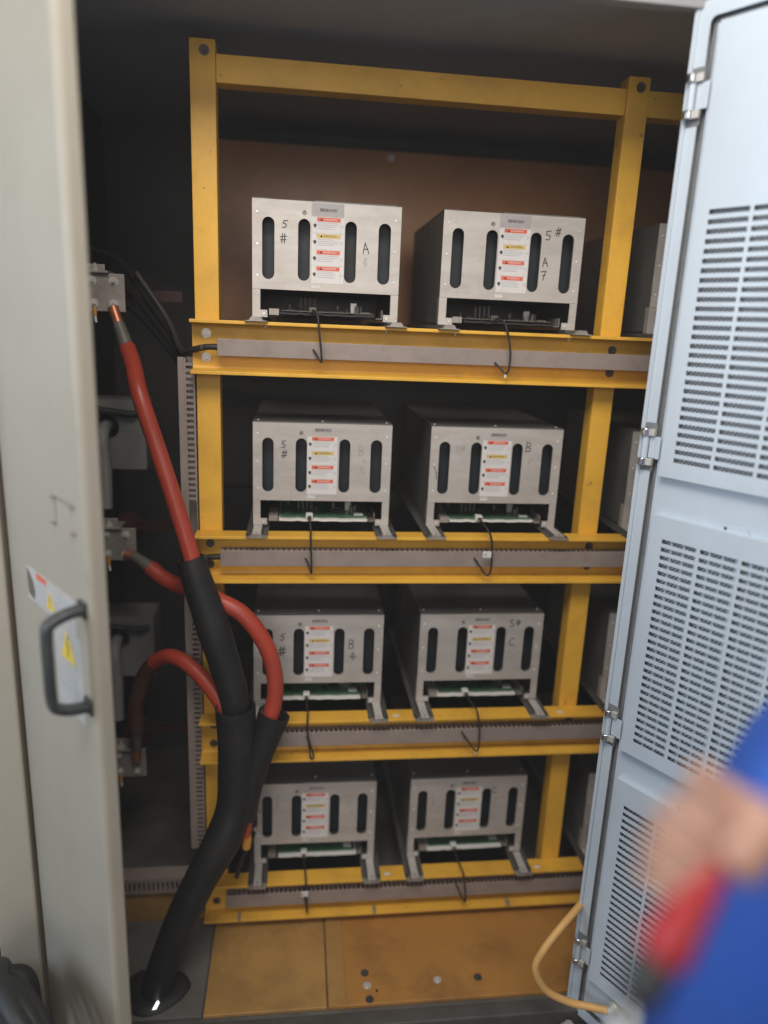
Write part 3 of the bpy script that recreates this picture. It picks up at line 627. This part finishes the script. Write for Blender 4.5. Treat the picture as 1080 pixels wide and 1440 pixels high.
B = [(-0.385, 0.055, 1.143), (-0.345, 0.035, 1.118), (-0.300, 0.01, 1.106), (-0.245, -0.055, 1.118), (-0.185, -0.105, 1.108), (-0.122, -0.12, 1.073), (-0.066, -0.125, 0.985), (-0.046, -0.13, 0.889), (-0.058, -0.14, 0.80), (-0.085, -0.15, 0.73), (-0.112, -0.155, 0.62), (-0.120, -0.16, 0.54), (-0.128, -0.165, 0.47)]
o = cable('power_cable', B, 0.0215, red_cable, 'red power cable looping in front of the third-shelf cell', 'power cable', group=GC)
lug(o, (-0.452, 0.085, 1.170), (-0.432, 0.078, 1.168), (-0.378, 0.052, 1.140))
Cc = [(-0.440, 0.055, 0.66), (-0.437, 0.045, 0.735), (-0.405, 0.035, 0.842), (-0.352, 0.0, 0.905), (-0.300, -0.04, 0.920), (-0.240, -0.08, 0.889), (-0.185, -0.125, 0.835), (-0.160, -0.15, 0.77), (-0.15, -0.15, 0.70)]
o = cable('power_cable', Cc, 0.0205, red_cable, 'red power cable arching from the lowest terminal into the wide black tube', 'power cable', group=GC)
lug(o, (-0.452, 0.085, 0.545), (-0.447, 0.075, 0.585), (-0.440, 0.056, 0.67))
MB().tube(catmull([(-0.440, 0.056, 0.655), (-0.4375, 0.0455, 0.735), (-0.408, 0.036, 0.835), (-0.375, 0.016, 0.884)], 8), 0.0217, 16).build('shrink_tube', cable_brown, o, smooth=50)
def hollow(P, R, th, n=24, oval=1.0):
    b = MB(); pts = catmull(P, 8); k = (len(pts) - 1)
    def rad(i): 
        f = i / k * (len(R) - 1); a = min(int(f), len(R) - 2); return (R[a] + (R[a + 1] - R[a]) * (f - a)) * (1 + 0.022 * math.sin(i * 0.41 + 1) + 0.012 * math.sin(i * 0.23))
    b.tube(pts, [rad(i) for i in range(len(pts))], n, caps=False); b.tube(pts, [rad(i) - th for i in range(len(pts))], n, caps=False)
    N = len(pts) * n
    b.f += [(i, (i + 1) % n, N + (i + 1) % n, N + i) for i in range(n)]
    b.f += [((len(pts) - 1) * n + i, (len(pts) - 1) * n + (i + 1) % n, N + (len(pts) - 1) * n + (i + 1) % n, N + (len(pts) - 1) * n + i) for i in range(n)]
    return b
S1 = [(-0.252, -0.132, 1.232), (-0.228, -0.138, 1.15), (-0.199, -0.142, 1.055), (-0.170, -0.146, 0.95), (-0.150, -0.150, 0.87), (-0.143, -0.15, 0.79)]
o = hollow(S1, [0.032, 0.038, 0.041, 0.040, 0.036, 0.031], 0.004).build('cable_sleeve', black_rub, smooth=50); tag(o, 'slim black rubber sleeve around the straight red cable', 'cable sleeve')
T1 = [(-0.146, -0.152, 0.842), (-0.144, -0.152, 0.76), (-0.144, -0.155, 0.66), (-0.150, -0.165, 0.56), (-0.178, -0.185, 0.475), (-0.235, -0.205, 0.37), (-0.282, -0.222, 0.27), (-0.325, -0.235, 0.16), (-0.355, -0.242, 0.052)]
o = hollow(T1, [0.050, 0.049, 0.048, 0.049, 0.047, 0.044, 0.042, 0.040, 0.040], 0.004, 28).build('cable_sleeve', black_rub, smooth=50); tag(o, 'wide black rubber tube collecting the cables and running down to the floor', 'cable sleeve')
# split sleeve around the looping cable
def half_shell(P, R, a0, a1, n=14, th=0.004):
    pts = catmull(P, 6); b = MB(); N = len(pts); rows = []
    for s in (0, 1):
        for i, p in enumerate(pts):
            f = i / (N - 1) * (len(R) - 1); a = min(int(f), len(R) - 2); r = R[a] + (R[a + 1] - R[a]) * (f - a) - s * th
            T = (pts[min(i + 1, N - 1)] - pts[max(i - 1, 0)]).normalized(); u = T.cross(Vector((0, 1, 0))).normalized(); v = T.cross(u)
            for k in range(n + 1):
                t = a0 + (a1 - a0) * k / n; b.v.append(tuple(p + r * (math.cos(t) * u + math.sin(t) * v)))
    M_ = n + 1
    for s in (0, 1):
        for i in range(N - 1):
            for k in range(n): q = s * N * M_ + i * M_ + k; b.f.append((q, q + 1, q + M_ + 1, q + M_))
    O = N * M_
    for i in range(N - 1):
        for k in (0, n): q = i * M_ + k; b.f.append((q, q + M_, q + M_ + O, q + O))
    for k in range(n):
        b.f.append((k, k + 1, k + 1 + O, k + O)); q = (N - 1) * M_ + k; b.f.append((q, q + 1, q + 1 + O, q + O))
    return b
o = half_shell([(-0.048, -0.145, 0.815), (-0.066, -0.150, 0.76), (-0.090, -0.156, 0.68), (-0.110, -0.160, 0.59), (-0.118, -0.165, 0.52)], [0.042, 0.038, 0.032, 0.028, 0.025], math.radians(-75), math.radians(215)).build('cable_sleeve', black_rub, smooth=50)
tag(o, 'short split black sleeve flaring open around the looping red cable', 'cable sleeve')
# clamp and small lead at the end of the looping cable
o = cable('power_cable_tail', [(-0.124, -0.170, 0.50), (-0.118, -0.168, 0.46), (-0.120, -0.166, 0.43)], 0.012, orange_m, 'short ochre wrapped end of the looping cable beside the bottom cell', 'cable')
o = cable('signal_lead', [(-0.098, -0.13, 0.50), (-0.100, -0.128, 0.46), (-0.112, -0.126, 0.41), (-0.135, -0.125, 0.36), (-0.15, -0.125, 0.30)], 0.006, wire_dark, 'thin black lead beside the bottom left cell and the wide tube', 'cable')
MB().cyl((-0.1005, -0.1345, 0.470), (-0.099, -0.135, 0.458), 0.0075, 10).build('clamp', chrome, o)
# floor entry of the cables
gr = empty('floor_grommet', (-0.358, -0.238, ZF)); tag(gr, 'round black rubber grommet in the floor around the cable sleeve', 'grommet')
b = MB(); n = 36; rn = random.Random(2)
ring = [(0.088 + 0.006 * math.sin(3 * 2 * PI * i / n + 0.6) + rn.uniform(-0.001, 0.001)) for i in range(n)]
vs = [(ring[i] * math.cos(2 * PI * i / n), ring[i] * 0.82 * math.sin(2 * PI * i / n), 0.0005) for i in range(n)] + [(0.9 * ring[i] * math.cos(2 * PI * i / n), 0.9 * ring[i] * 0.82 * math.sin(2 * PI * i / n), 0.010) for i in range(n)] + [(0.045 * math.cos(2 * PI * i / n), 0.045 * math.sin(2 * PI * i / n), 0.014) for i in range(n)]
b.add(vs, [(i, (i + 1) % n, n + (i + 1) % n, n + i) for i in range(n)] + [(n + i, n + (i + 1) % n, 2 * n + (i + 1) % n, 2 * n + i) for i in range(n)] + [tuple(range(2 * n, 3 * n))])
b.build('rubber_pad', black_rub, gr, smooth=50)
b = MB().prism([(-0.006, -0.014), (0.004, -0.012), (0.009, 0.006), (0.003, 0.016), (-0.001, 0.004)], 0.0, 0.0008, 'z').build('daylight_glow', glow, gr)  # emissive patch imitating daylight through the floor; nothing is cut open
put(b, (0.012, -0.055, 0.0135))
# ---------------------------------------------------------------- left door (outer face seen)
ld = empty('cabinet_door', (-0.582, -0.35, 0.0), -math.radians(53.25)); tag(ld, 'beige painted half-open cabinet door with a black pull handle on the left', 'cabinet door')
LW, LT = 0.412, 0.031
b = MB(); prof = []
rr = 0.013
prof = [(0.0, 0.0)] + [(LW - rr + rr * math.sin(PI / 2 * i / 10), rr - rr * math.cos(PI / 2 * i / 10)) for i in range(11)] + [(LW - 0.0005, LT - 0.002), (LW - 0.002, LT), (LW - 0.022, LT), (LW - 0.022, LT - 0.0015), (LW - 0.003, LT - 0.0015), (LW - 0.0025, LT - 0.004), (LW - 0.0025, 0.0145), (LW - 0.0145, 0.0022), (0.002, 0.002), (0.002, LT), (0.0, LT)]
b.prism(prof, 0.06, 2.395, 'z'); b.build('door_panel', door_warm, ld, smooth=32)
b = MB(); b.box(0.002, LW - 0.0035, 0.0021, LT, 0.06, 0.0615); b.box(0.002, LW - 0.0035, 0.0021, LT, 2.3935, 2.395); b.build('door_edge', door_warm, ld)
for x, z in ((0.281, 1.491), (0.366, 1.490), (0.281, 1.445), (0.366, 1.444)): share('screw', BOLT_M, ld, (x, 0, z))
b = MB(); b.box(0.286, 0.288, -0.0006, -0.0001, 1.447, 1.489); b.box(0.288, 0.362, -0.0006, -0.0001, 1.4885, 1.4905); b.build('plate_mark', shrink, ld)
b = MB(); b.strokes([[(0.398, 1.555), (0.404, 1.540)], [(0.392, 1.40), (0.404, 1.385), (0.407, 1.36)], [(0.400, 1.62), (0.402, 1.60)]], 0.0012, -0.0003, 0.0002); b.build('scratches', lab_grey, ld, kind='stuff')
# label strip and high-voltage label
lab = MB().box(0.104, 0.346, -0.0008, -0.0002, 1.248, 1.318).build('danger_label', old_paper, ld)
MB().box(0.158, 0.210, -0.0012, -0.0009, 1.304, 1.315).build('label_header', lab_red, lab)
b = MB().prism([(0.108, 1.312), (0.122, 1.306), (0.138, 1.292), (0.146, 1.272), (0.138, 1.254), (0.110, 1.262), (0.106, 1.290)], -0.0012, -0.0009, 'y'); b.build('torn_patch', shrink, lab)
b = MB(); rn = random.Random(4)
for q in range(6): b.box(0.156, 0.156 + rn.uniform(0.03, 0.052), -0.0011, -0.0009, 1.296 - q * 0.008, 1.299 - q * 0.008)
for q in range(4): b.box(0.262, 0.262 + rn.uniform(0.04, 0.07), -0.0011, -0.0009, 1.300 - q * 0.009, 1.3035 - q * 0.009)
b.build('printed_lines', ink_soft, lab, kind='stuff')
def triangle(parent, x, z, s):
    t = MB().prism([(x - s, z - s * 0.85), (x + s, z - s * 0.85), (x, z + s * 0.9)], -0.0014, -0.0011, 'y').build('warning_triangle', bright_yellow, parent)
    return t
t = triangle(lab, 0.226, 1.279, 0.021)
MB().strokes([[(0.226, 1.287), (0.226, 1.274)], [(0.226, 1.269), (0.226, 1.267)]], 0.003, -0.00145, 0.0002).build('exclamation_mark', ink, t)
lab2 = MB().box(0.236, 0.364, -0.0008, -0.0002, 1.082, 1.2465).build('high_voltage_label', old_paper, ld)
t = triangle(lab2, 0.300, 1.216, 0.034)
MB().strokes([[(0.306, 1.238), (0.296, 1.219), (0.304, 1.217), (0.298, 1.196)]], 0.0034, -0.00145, 0.0002).build('lightning_symbol', ink, t)
b = MB()
for q in range(4): b.box(0.252, 0.252 + rn.uniform(0.06, 0.10), -0.0011, -0.0009, 1.150 - q * 0.017, 1.157 - q * 0.017)
b.build('printed_lines', ink_soft, lab2, kind='stuff')
# pull handle
hp = [(0.386, 0.0, 1.316), (0.386, -0.030, 1.312), (0.385, -0.052, 1.304), (0.384, -0.062, 1.290), (0.384, -0.063, 1.225), (0.384, -0.062, 1.160), (0.385, -0.052, 1.146), (0.386, -0.030, 1.138), (0.386, 0.0, 1.134)]
def flat_bar(P, wu, wt):
    pts = catmull(P, 5); b = MB(); N = len(pts); vs = []
    for i, p in enumerate(pts):
        T = (pts[min(i + 1, N - 1)] - pts[max(i - 1, 0)]).normalized(); side = Vector((1, 0, 0)); nn = T.cross(side).normalized()
        for k in range(10):
            a = 2 * PI * k / 10 + PI / 10; ca, sa = math.cos(a), math.sin(a)
            vs.append(p + side * wu * math.copysign(abs(ca) ** 0.6, ca) + nn * wt * math.copysign(abs(sa) ** 0.6, sa))
    b.add(vs, [(i * 10 + k, i * 10 + (k + 1) % 10, (i + 1) * 10 + (k + 1) % 10, (i + 1) * 10 + k) for i in range(N - 1) for k in range(10)] + [tuple(range(9, -1, -1)), tuple((N - 1) * 10 + k for k in range(10))])
    return b
hb = flat_bar(hp, 0.0125, 0.0085).build('pull_handle', handle_bk, ld, smooth=60)
for z_ in (1.300, 1.120): MB().box(0.371, 0.401, -0.006, -0.0005, z_, z_ + 0.030).build('handle_foot', handle_bk, hb, bevel=0.002)
# ---------------------------------------------------------------- right vented door (inner face seen)
rd = empty('vented_door', (0.75, -0.35, 0.0), -math.radians(58)); tag(rd, 'open light grey cabinet door with slotted vent panels on the right', 'cabinet door')
DW = 0.72; Z0, Z1 = 0.032, 2.412
b = MB(); b.box(0.0, DW, 0.030, 0.0325, Z0, Z1); b.box(-0.0025, 0.0, 0.0, 0.0325, Z0, Z1); b.box(DW, DW + 0.0025, 0.0, 0.0325, Z0, Z1); b.box(0.0, DW, 0.002, 0.030, Z0, Z0 + 0.0025); b.box(0.0, DW, 0.002, 0.030, Z1 - 0.0025, Z1)
b.build('outer_skin', door_cool, rd)
def ring_plate(x0, x1, z0, z1, x2, x3, z2, z3, rr1, rr2, th): return curve_mesh([rrect(x0, x1, z0, z1, rr1, 4), rrect(x2, x3, z2, z3, rr2, 4)], th)
lip = link_mesh('lip', ring_plate(-0.0025, DW + 0.0025, Z0, Z1, 0.029, DW - 0.029, Z0 + 0.029, Z1 - 0.029, 0.004, 0.012, 0.002), door_cool, rd); lip.location = (0, -0.0012, 0)
link_mesh('edge_bead', curve_mesh([rrect(-0.0025, 0.006, Z0, Z1, 0.002)], 0.004), door_cool, rd).location = (0, -0.0045, 0)
link_mesh('gasket', ring_plate(0.0295, DW - 0.0295, Z0 + 0.0295, Z1 - 0.0295, 0.043, DW - 0.043, Z0 + 0.043, Z1 - 0.043, 0.012, 0.01, 0.006), gasket, rd).location = (0, 0.014, 0)
VP = ((2.366, 1.511, 2.047, 1.545), (1.425, 0.852, 1.386, 0.888), (0.775, 0.182, 0.726, 0.221))
vx0, vx1 = 0.058, 0.664
# inner sheet with openings behind the vents
link_mesh('inner_sheet', curve_mesh([rect(0.0435, DW - 0.0435, Z0 + 0.0435, Z1 - 0.0435)] + [rect(vx0 + 0.012, vx1 - 0.012, zb + 0.012, zt - 0.012) for zt, zb, _, _ in VP], 0.002), door_cool, rd).location = (0, 0.0015, 0)
b = MB(); b.box(0.0432, 0.0445, 0.0026, 0.030, Z0 + 0.044, Z1 - 0.044); b.build('inner_return', door_cool, rd)
for k, (zt, zb, st, sb) in enumerate(VP):
    vp = empty('vent_panel', (0, 0, 0)); vp.parent = rd
    holes = []; rows = 28; ph = (st - sb) / rows
    for i in range(6):
        for j in range(rows): holes.append(rect(0.088 + i * 0.0862, 0.088 + i * 0.0862 + 0.079, sb + j * ph, sb + j * ph + ph * 0.53))
    pr = 0.016
    link_mesh('grille', curve_mesh([rect(vx0, vx1, zb, zt)] + holes, 0.0016), door_cool, vp).location = (0, -pr, 0)
    b = MB(); b.box(vx0, vx0 + 0.0016, -pr + 0.0009, 0.0004, zb, zt); b.box(vx1 - 0.0016, vx1, -pr + 0.0009, 0.0004, zb, zt); b.box(vx0 + 0.0016, vx1 - 0.0016, -pr + 0.0009, 0.0004, zb, zb + 0.0016); b.box(vx0 + 0.0016, vx1 - 0.0016, -pr + 0.0009, 0.0004, zt - 0.0016, zt)
    b.build('frame', door_cool, vp)
    MB().box(vx0 + 0.002, vx1 - 0.002, -0.0060, -0.0052, zb + 0.002, zt - 0.002).build('filter_mesh', mesh_m, vp)
    if k == 1:
        x = 0.104
        while x < 0.62: MB().box(x, x + 0.006, -0.0095, -0.0062, sb - 0.01, st + 0.01).build('backlight_bar', door_cool, vp); x += 0.0282  # pale bars imitating backlight that shows through the slots

    if k:
        tb = MB().prism([(0.196, zt - 0.002), (0.262, zt - 0.002), (0.254, zt + 0.013), (0.204, zt + 0.013)], -0.0030, -0.0008, 'y').build('latch_tab', door_cool, vp, bevel=0.0006)
        MB().cyl((0.212, -0.0031, zt + 0.006), (0.212, -0.0045, zt + 0.006), 0.0032, 10).build('rivet', dark_bolt, tb)
for z in (2.248, 1.567, 0.893, 0.231):
    h = empty('hinge', (0.008, 0, z)); h.parent = rd
    for s in (1, -1): MB().cyl((0.004, -0.010, s * 0.024), (0.004, -0.010, s * 0.040), 0.0105, 18).build('knuckle', chrome, h, smooth=40, bevel=0.0015)
    MB().cyl((0.005, -0.008, -0.0238), (0.005, -0.008, 0.0238), 0.0072, 16).build('pin_sleeve', door_cool, h, smooth=40)
    MB().box(0.013, 0.034, -0.0050, -0.0024, -0.0232, 0.0232).build('leaf', door_cool, h, bevel=0.001)
    for s in (1, -1): MB().box(0.0135, 0.026, -0.012, -0.0024, s * 0.032 - 0.0075, s * 0.032 + 0.0075).build('knuckle_block', zinc, h, bevel=0.001)
    MB().box(0.030, 0.0395, -0.0065, -0.0051, -0.024, 0.024).build('cover_tab', door_cool, h, bevel=0.001)
    MB().box(-0.006, 0.026, -0.0030, -0.0023, -0.052, 0.052).build('hinge_recess', gasket, h)
# earth cable looping to the door
e = empty('earth_cable', (0.72, -0.40, 0.05)); tag(e, 'beige earthing cable looping from the cabinet sill to the open door', 'cable')
P = [(0.775, -0.325, 0.36), (0.725, -0.37, 0.358), (0.680, -0.40, 0.342), (0.633, -0.42, 0.297), (0.614, -0.425, 0.243), (0.645, -0.430, 0.180), (0.705, -0.438, 0.146), (0.755, -0.452, 0.142), (0.795, -0.472, 0.148)]
el = Vector(e.location)
MB().tube([Vector(q) - el for q in catmull(P, 8)], 0.0095, 12).build('insulation', earth_m, e, smooth=60)
pl = Vector((0.75, -0.35, 0)) + Vector((math.sin(math.radians(32)), -math.cos(math.radians(32)), 0)) * 0.136 + Vector((0, 0, 0.155)) + Vector((-0.848, -0.53, 0)) * 0.004
b = MB(); b.tube([Vector((0.792, -0.471, 0.148)) - el, pl - el + Vector((-0.012, -0.004, -0.01)), pl - el + Vector((-0.002, -0.001, 0))], [0.0085, 0.008, 0.006], 10); b.build('cable_lug', zinc, e, smooth=50)
bo = share('bolt', BOLT, e, pl - el + Vector((-0.0034, -0.002, 0)), (0, 0, -math.radians(58))); bo.scale = (1.25, 1.5, 1.25)
b = MB().box(-0.016, 0.034, -0.0025, 0.0, -0.014, 0.014).build('earth_plate', zinc, e, bevel=0.001); put(b, pl - el + Vector((0.0006, 0.0004, 0)), (0, 0, -math.radians(58)))
# foot screw head on the sill, lower right
fs = empty('levelling_bolt', (0.735, -0.40, 0.0)); tag(fs, 'small steel bolt head on the sill below the vented door', 'bolt')
MB().cyl((0, 0, 0.0), (0, 0, 0.012), 0.022, 20).build('washer', zinc, fs, smooth=40, bevel=0.002)
MB().cyl((0, 0, 0.0122), (0, 0, 0.028), 0.014, 6).build('head', zinc, fs, bevel=0.002)
# black cable bundle on the ground at lower left
rn = random.Random(11)
bun = empty('cable_bundle', (-0.60, -0.44, 0.0)); tag(bun, 'heap of black cables leaning at the foot of the left door', 'cable bundle')
du = Vector((0.598, -0.801, 0)); dn = Vector((-0.801, -0.598, 0)); up = Vector((0, 0, 1))
for k in range(6):
    R0 = 0.165 + 0.020 * k; c = du * (0.02 + 0.045 * k) + dn * (0.045 + 0.012 * (k % 3)) + up * (R0 + 0.02); P = []
    for i in range(11):
        a = -2.2 + i / 10 * 5.6 + 0.5 * k; q = c + du * math.cos(a) * R0 * 0.85 + up * math.sin(a) * R0 + dn * (0.022 * math.sin(2 * a + k) + 0.01 * rn.uniform(-1, 1))
        q.z = max(q.z, 0.022); P.append(q)
    MB().tube(catmull(P, 6), 0.019, 10).build('cable', black_rub, bun, smooth=60)
P = [Vector((-0.075, 0.02, 0.03)), Vector((-0.065, 0.03, 0.18)), Vector((-0.045, 0.03, 0.285)), Vector((-0.012, 0.02, 0.29)), Vector((0.0, 0.0, 0.19)), Vector((0.005, -0.02, 0.03))]
MB().tube(catmull(P, 8), 0.032, 12).build('cable', black_rub, bun, smooth=60)
# ---------------------------------------------------------------- the worker at lower right, close to the camera
def skin_obj(name, V, E, Rr, roots, m, parent, lv=2):
    me = bpy.data.meshes.new(name); me.from_pydata([Vector(v) for v in V], E, []); me.update()
    o = bpy.data.objects.new(name, me); col.objects.link(o); o.parent = parent
    me.materials.append(m)
    sk = o.modifiers.new('skin', 'SKIN'); sk.use_smooth_shade = True
    for i, r in enumerate(Rr):
        d = me.skin_vertices[0].data[i]; d.radius = (r, r) if not isinstance(r, tuple) else r; d.use_root = i in roots
    s = o.modifiers.new('sub', 'SUBSURF'); s.levels = lv; s.render_levels = lv
    return o
pw = empty('person', (0.56, -1.34, 0.0)); tag(pw, 'person in blue workwear reaching across the vented door with one bare forearm', 'person')
PO = Vector(pw.location)
def W(x, y, z): return Vector((x, y, z)) - PO
pel = W(0.505, -1.38, 0.98); chest = W(0.508, -1.38, 1.32); neck = W(0.575, -1.335, 1.53)
shL = W(0.565, -1.375, 1.49); elL = W(0.455, -1.420, 1.550); wrL = W(0.286, -1.486, 1.495)
shR = W(0.70, -1.20, 1.45); elR = W(0.78, -1.15, 1.17); wrR = W(0.76, -1.26, 0.95)
V = [pel, W(0.505, -1.38, 1.13), chest, neck, W(0.585, -1.33, 1.58), W(0.58, -1.335, 1.68), W(0.575, -1.335, 1.77),
     shL, elL, W(0.372, -1.452, 1.523), wrL, W(0.275, -1.490, 1.484), W(0.268, -1.492, 1.476),
     shR, elR, wrR, W(0.75, -1.30, 0.87),
     W(0.57, -1.25, 0.90), W(0.58, -1.24, 0.50), W(0.59, -1.22, 0.09), W(0.51, -1.25, 0.04),
     W(0.55, -1.44, 0.90), W(0.56, -1.45, 0.50), W(0.58, -1.44, 0.09), W(0.50, -1.46, 0.04)]
Ed = [(0, 1), (1, 2), (2, 3), (3, 4), (4, 5), (5, 6), (3, 7), (7, 8), (8, 9), (9, 10), (10, 11), (11, 12), (3, 13), (13, 14), (14, 15), (15, 16), (0, 17), (17, 18), (18, 19), (19, 20), (0, 21), (21, 22), (22, 23), (23, 24)]
Rr = [0.13, 0.125, 0.13, 0.06, 0.055, 0.085, 0.07, 0.048, 0.032, 0.029, 0.020, 0.024, 0.020, 0.06, 0.045, 0.03, 0.035, 0.085, 0.065, 0.045, 0.04, 0.085, 0.065, 0.045, 0.04]
roots = {0}
fdir = Vector((-0.798, -0.106, 0.593)).normalized(); fs_ = Vector((-0.557, -0.247, -0.794)).normalized(); fn = fdir.cross(fs_).normalized()
palm = W(0.268, -1.492, 1.474)
for k, (off, ln) in enumerate(((-0.026, 0.056), (-0.009, 0.064), (0.008, 0.060), (0.024, 0.050))):
    b0 = len(V); base = palm + fs_ * off
    c = [base, base + fdir * ln * 0.40, base + fdir * ln * 0.62 + fn * -ln * 0.30, base + fdir * ln * 0.42 + fn * -ln * 0.58]
    V += c; Ed += [(b0, b0 + 1), (b0 + 1, b0 + 2), (b0 + 2, b0 + 3)]; Rr += [0.0105, 0.0098, 0.009, 0.008]; roots.add(b0)
b0 = len(V); V += [W(0.282, -1.488, 1.490) + fs_ * -0.022, palm + fs_ * -0.045 + fn * -0.020, palm + fdir * 0.025 + fs_ * -0.045 + fn * -0.040]; Ed += [(b0, b0 + 1), (b0 + 1, b0 + 2)]; Rr += [0.012, 0.0105, 0.009]; roots.add(b0)
skin_obj('body', V, Ed, Rr, roots, skin_m, pw)
shirt = skin_obj('work_jacket', [pel + Vector((0, 0, -0.06)), V[1], chest, W(0.550, -1.36, 1.46), W(0.575, -1.335, 1.545), shL, W(0.455, -1.420, 1.550), W(0.294, -1.484, 1.498), shR, elR, wrR],
                 [(0, 1), (1, 2), (2, 3), (3, 4), (3, 5), (5, 6), (6, 7), (3, 8), (8, 9), (9, 10)], [0.175, 0.172, 0.170, 0.15, 0.07, 0.075, 0.046, 0.032, 0.075, 0.06, 0.045], {0}, blue_m, pw)
skin_obj('trousers', [pel, V[17], V[18], V[19], V[21], V[22], V[23]], [(0, 1), (1, 2), (2, 3), (0, 4), (4, 5), (5, 6)], [0.15, 0.105, 0.085, 0.07, 0.105, 0.085, 0.07], {0}, blue_m, pw)
skin_obj('hair', [W(0.595, -1.33, 1.71), W(0.59, -1.33, 1.78)], [(0, 1)], [0.09, 0.078], {0}, hair_m, pw)
for s in (-1, 1): MB().cyl(W(0.52, -1.335 + s * 0.03, 1.70), W(0.4985, -1.335 + s * 0.03, 1.70), 0.007, 12).build('eye', hair_m, pw, smooth=50)
skin_obj('nose', [W(0.512, -1.335, 1.695), W(0.496, -1.335, 1.668)], [(0, 1)], [0.009, 0.012], {0}, skin_m, pw)
MB().box(-0.052, -0.040, -0.018, 0.024, 1.634, 1.639).build('mouth', copper, pw)
tl = empty('screwdriver', (0.200, -1.52, 1.40)); tag(tl, 'red and black handled screwdriver in the worker\'s hand', 'screwdriver')
ax = Vector((-0.557, -0.247, -0.794)).normalized(); c0 = Vector((0.260, -1.497, 1.486)) - Vector(tl.location)
MB().tube([c0, c0 + ax * 0.01, c0 + ax * 0.040, c0 + ax * 0.060, c0 + ax * 0.066], [0.008, 0.011, 0.014, 0.016, 0.013], 16).build('red_grip', tool_red, tl, smooth=50)
MB().tube([c0 + ax * 0.0662, c0 + ax * 0.075, c0 + ax * 0.092, c0 + ax * 0.100], [0.012, 0.014, 0.011, 0.007], 16).build('black_collar', tool_blk, tl, smooth=50)
MB().cyl(c0 + ax * 0.100, c0 + ax * 0.17, 0.003, 10).build('shaft', zinc, tl, smooth=50)
# ---------------------------------------------------------------- added thin volume lifting the blacks like lens glare
hz = MB().box(-7, 7, -8, 3, -1.2, 3.6).build('veil_haze', None); hz['kind'] = 'stuff'
HM = bpy.data.materials.new('veil_volume'); HM.use_nodes = True; hn = HM.node_tree.nodes; hn.clear()
ho = hn.new('ShaderNodeOutputMaterial'); hv = hn.new('ShaderNodeVolumePrincipled'); hv.inputs['Density'].default_value = 0.009; hv.inputs['Color'].default_value = (0.92, 0.92, 0.93, 1)
HM.node_tree.links.new(hv.outputs[0], ho.inputs['Volume']); hz.data.materials.append(HM)
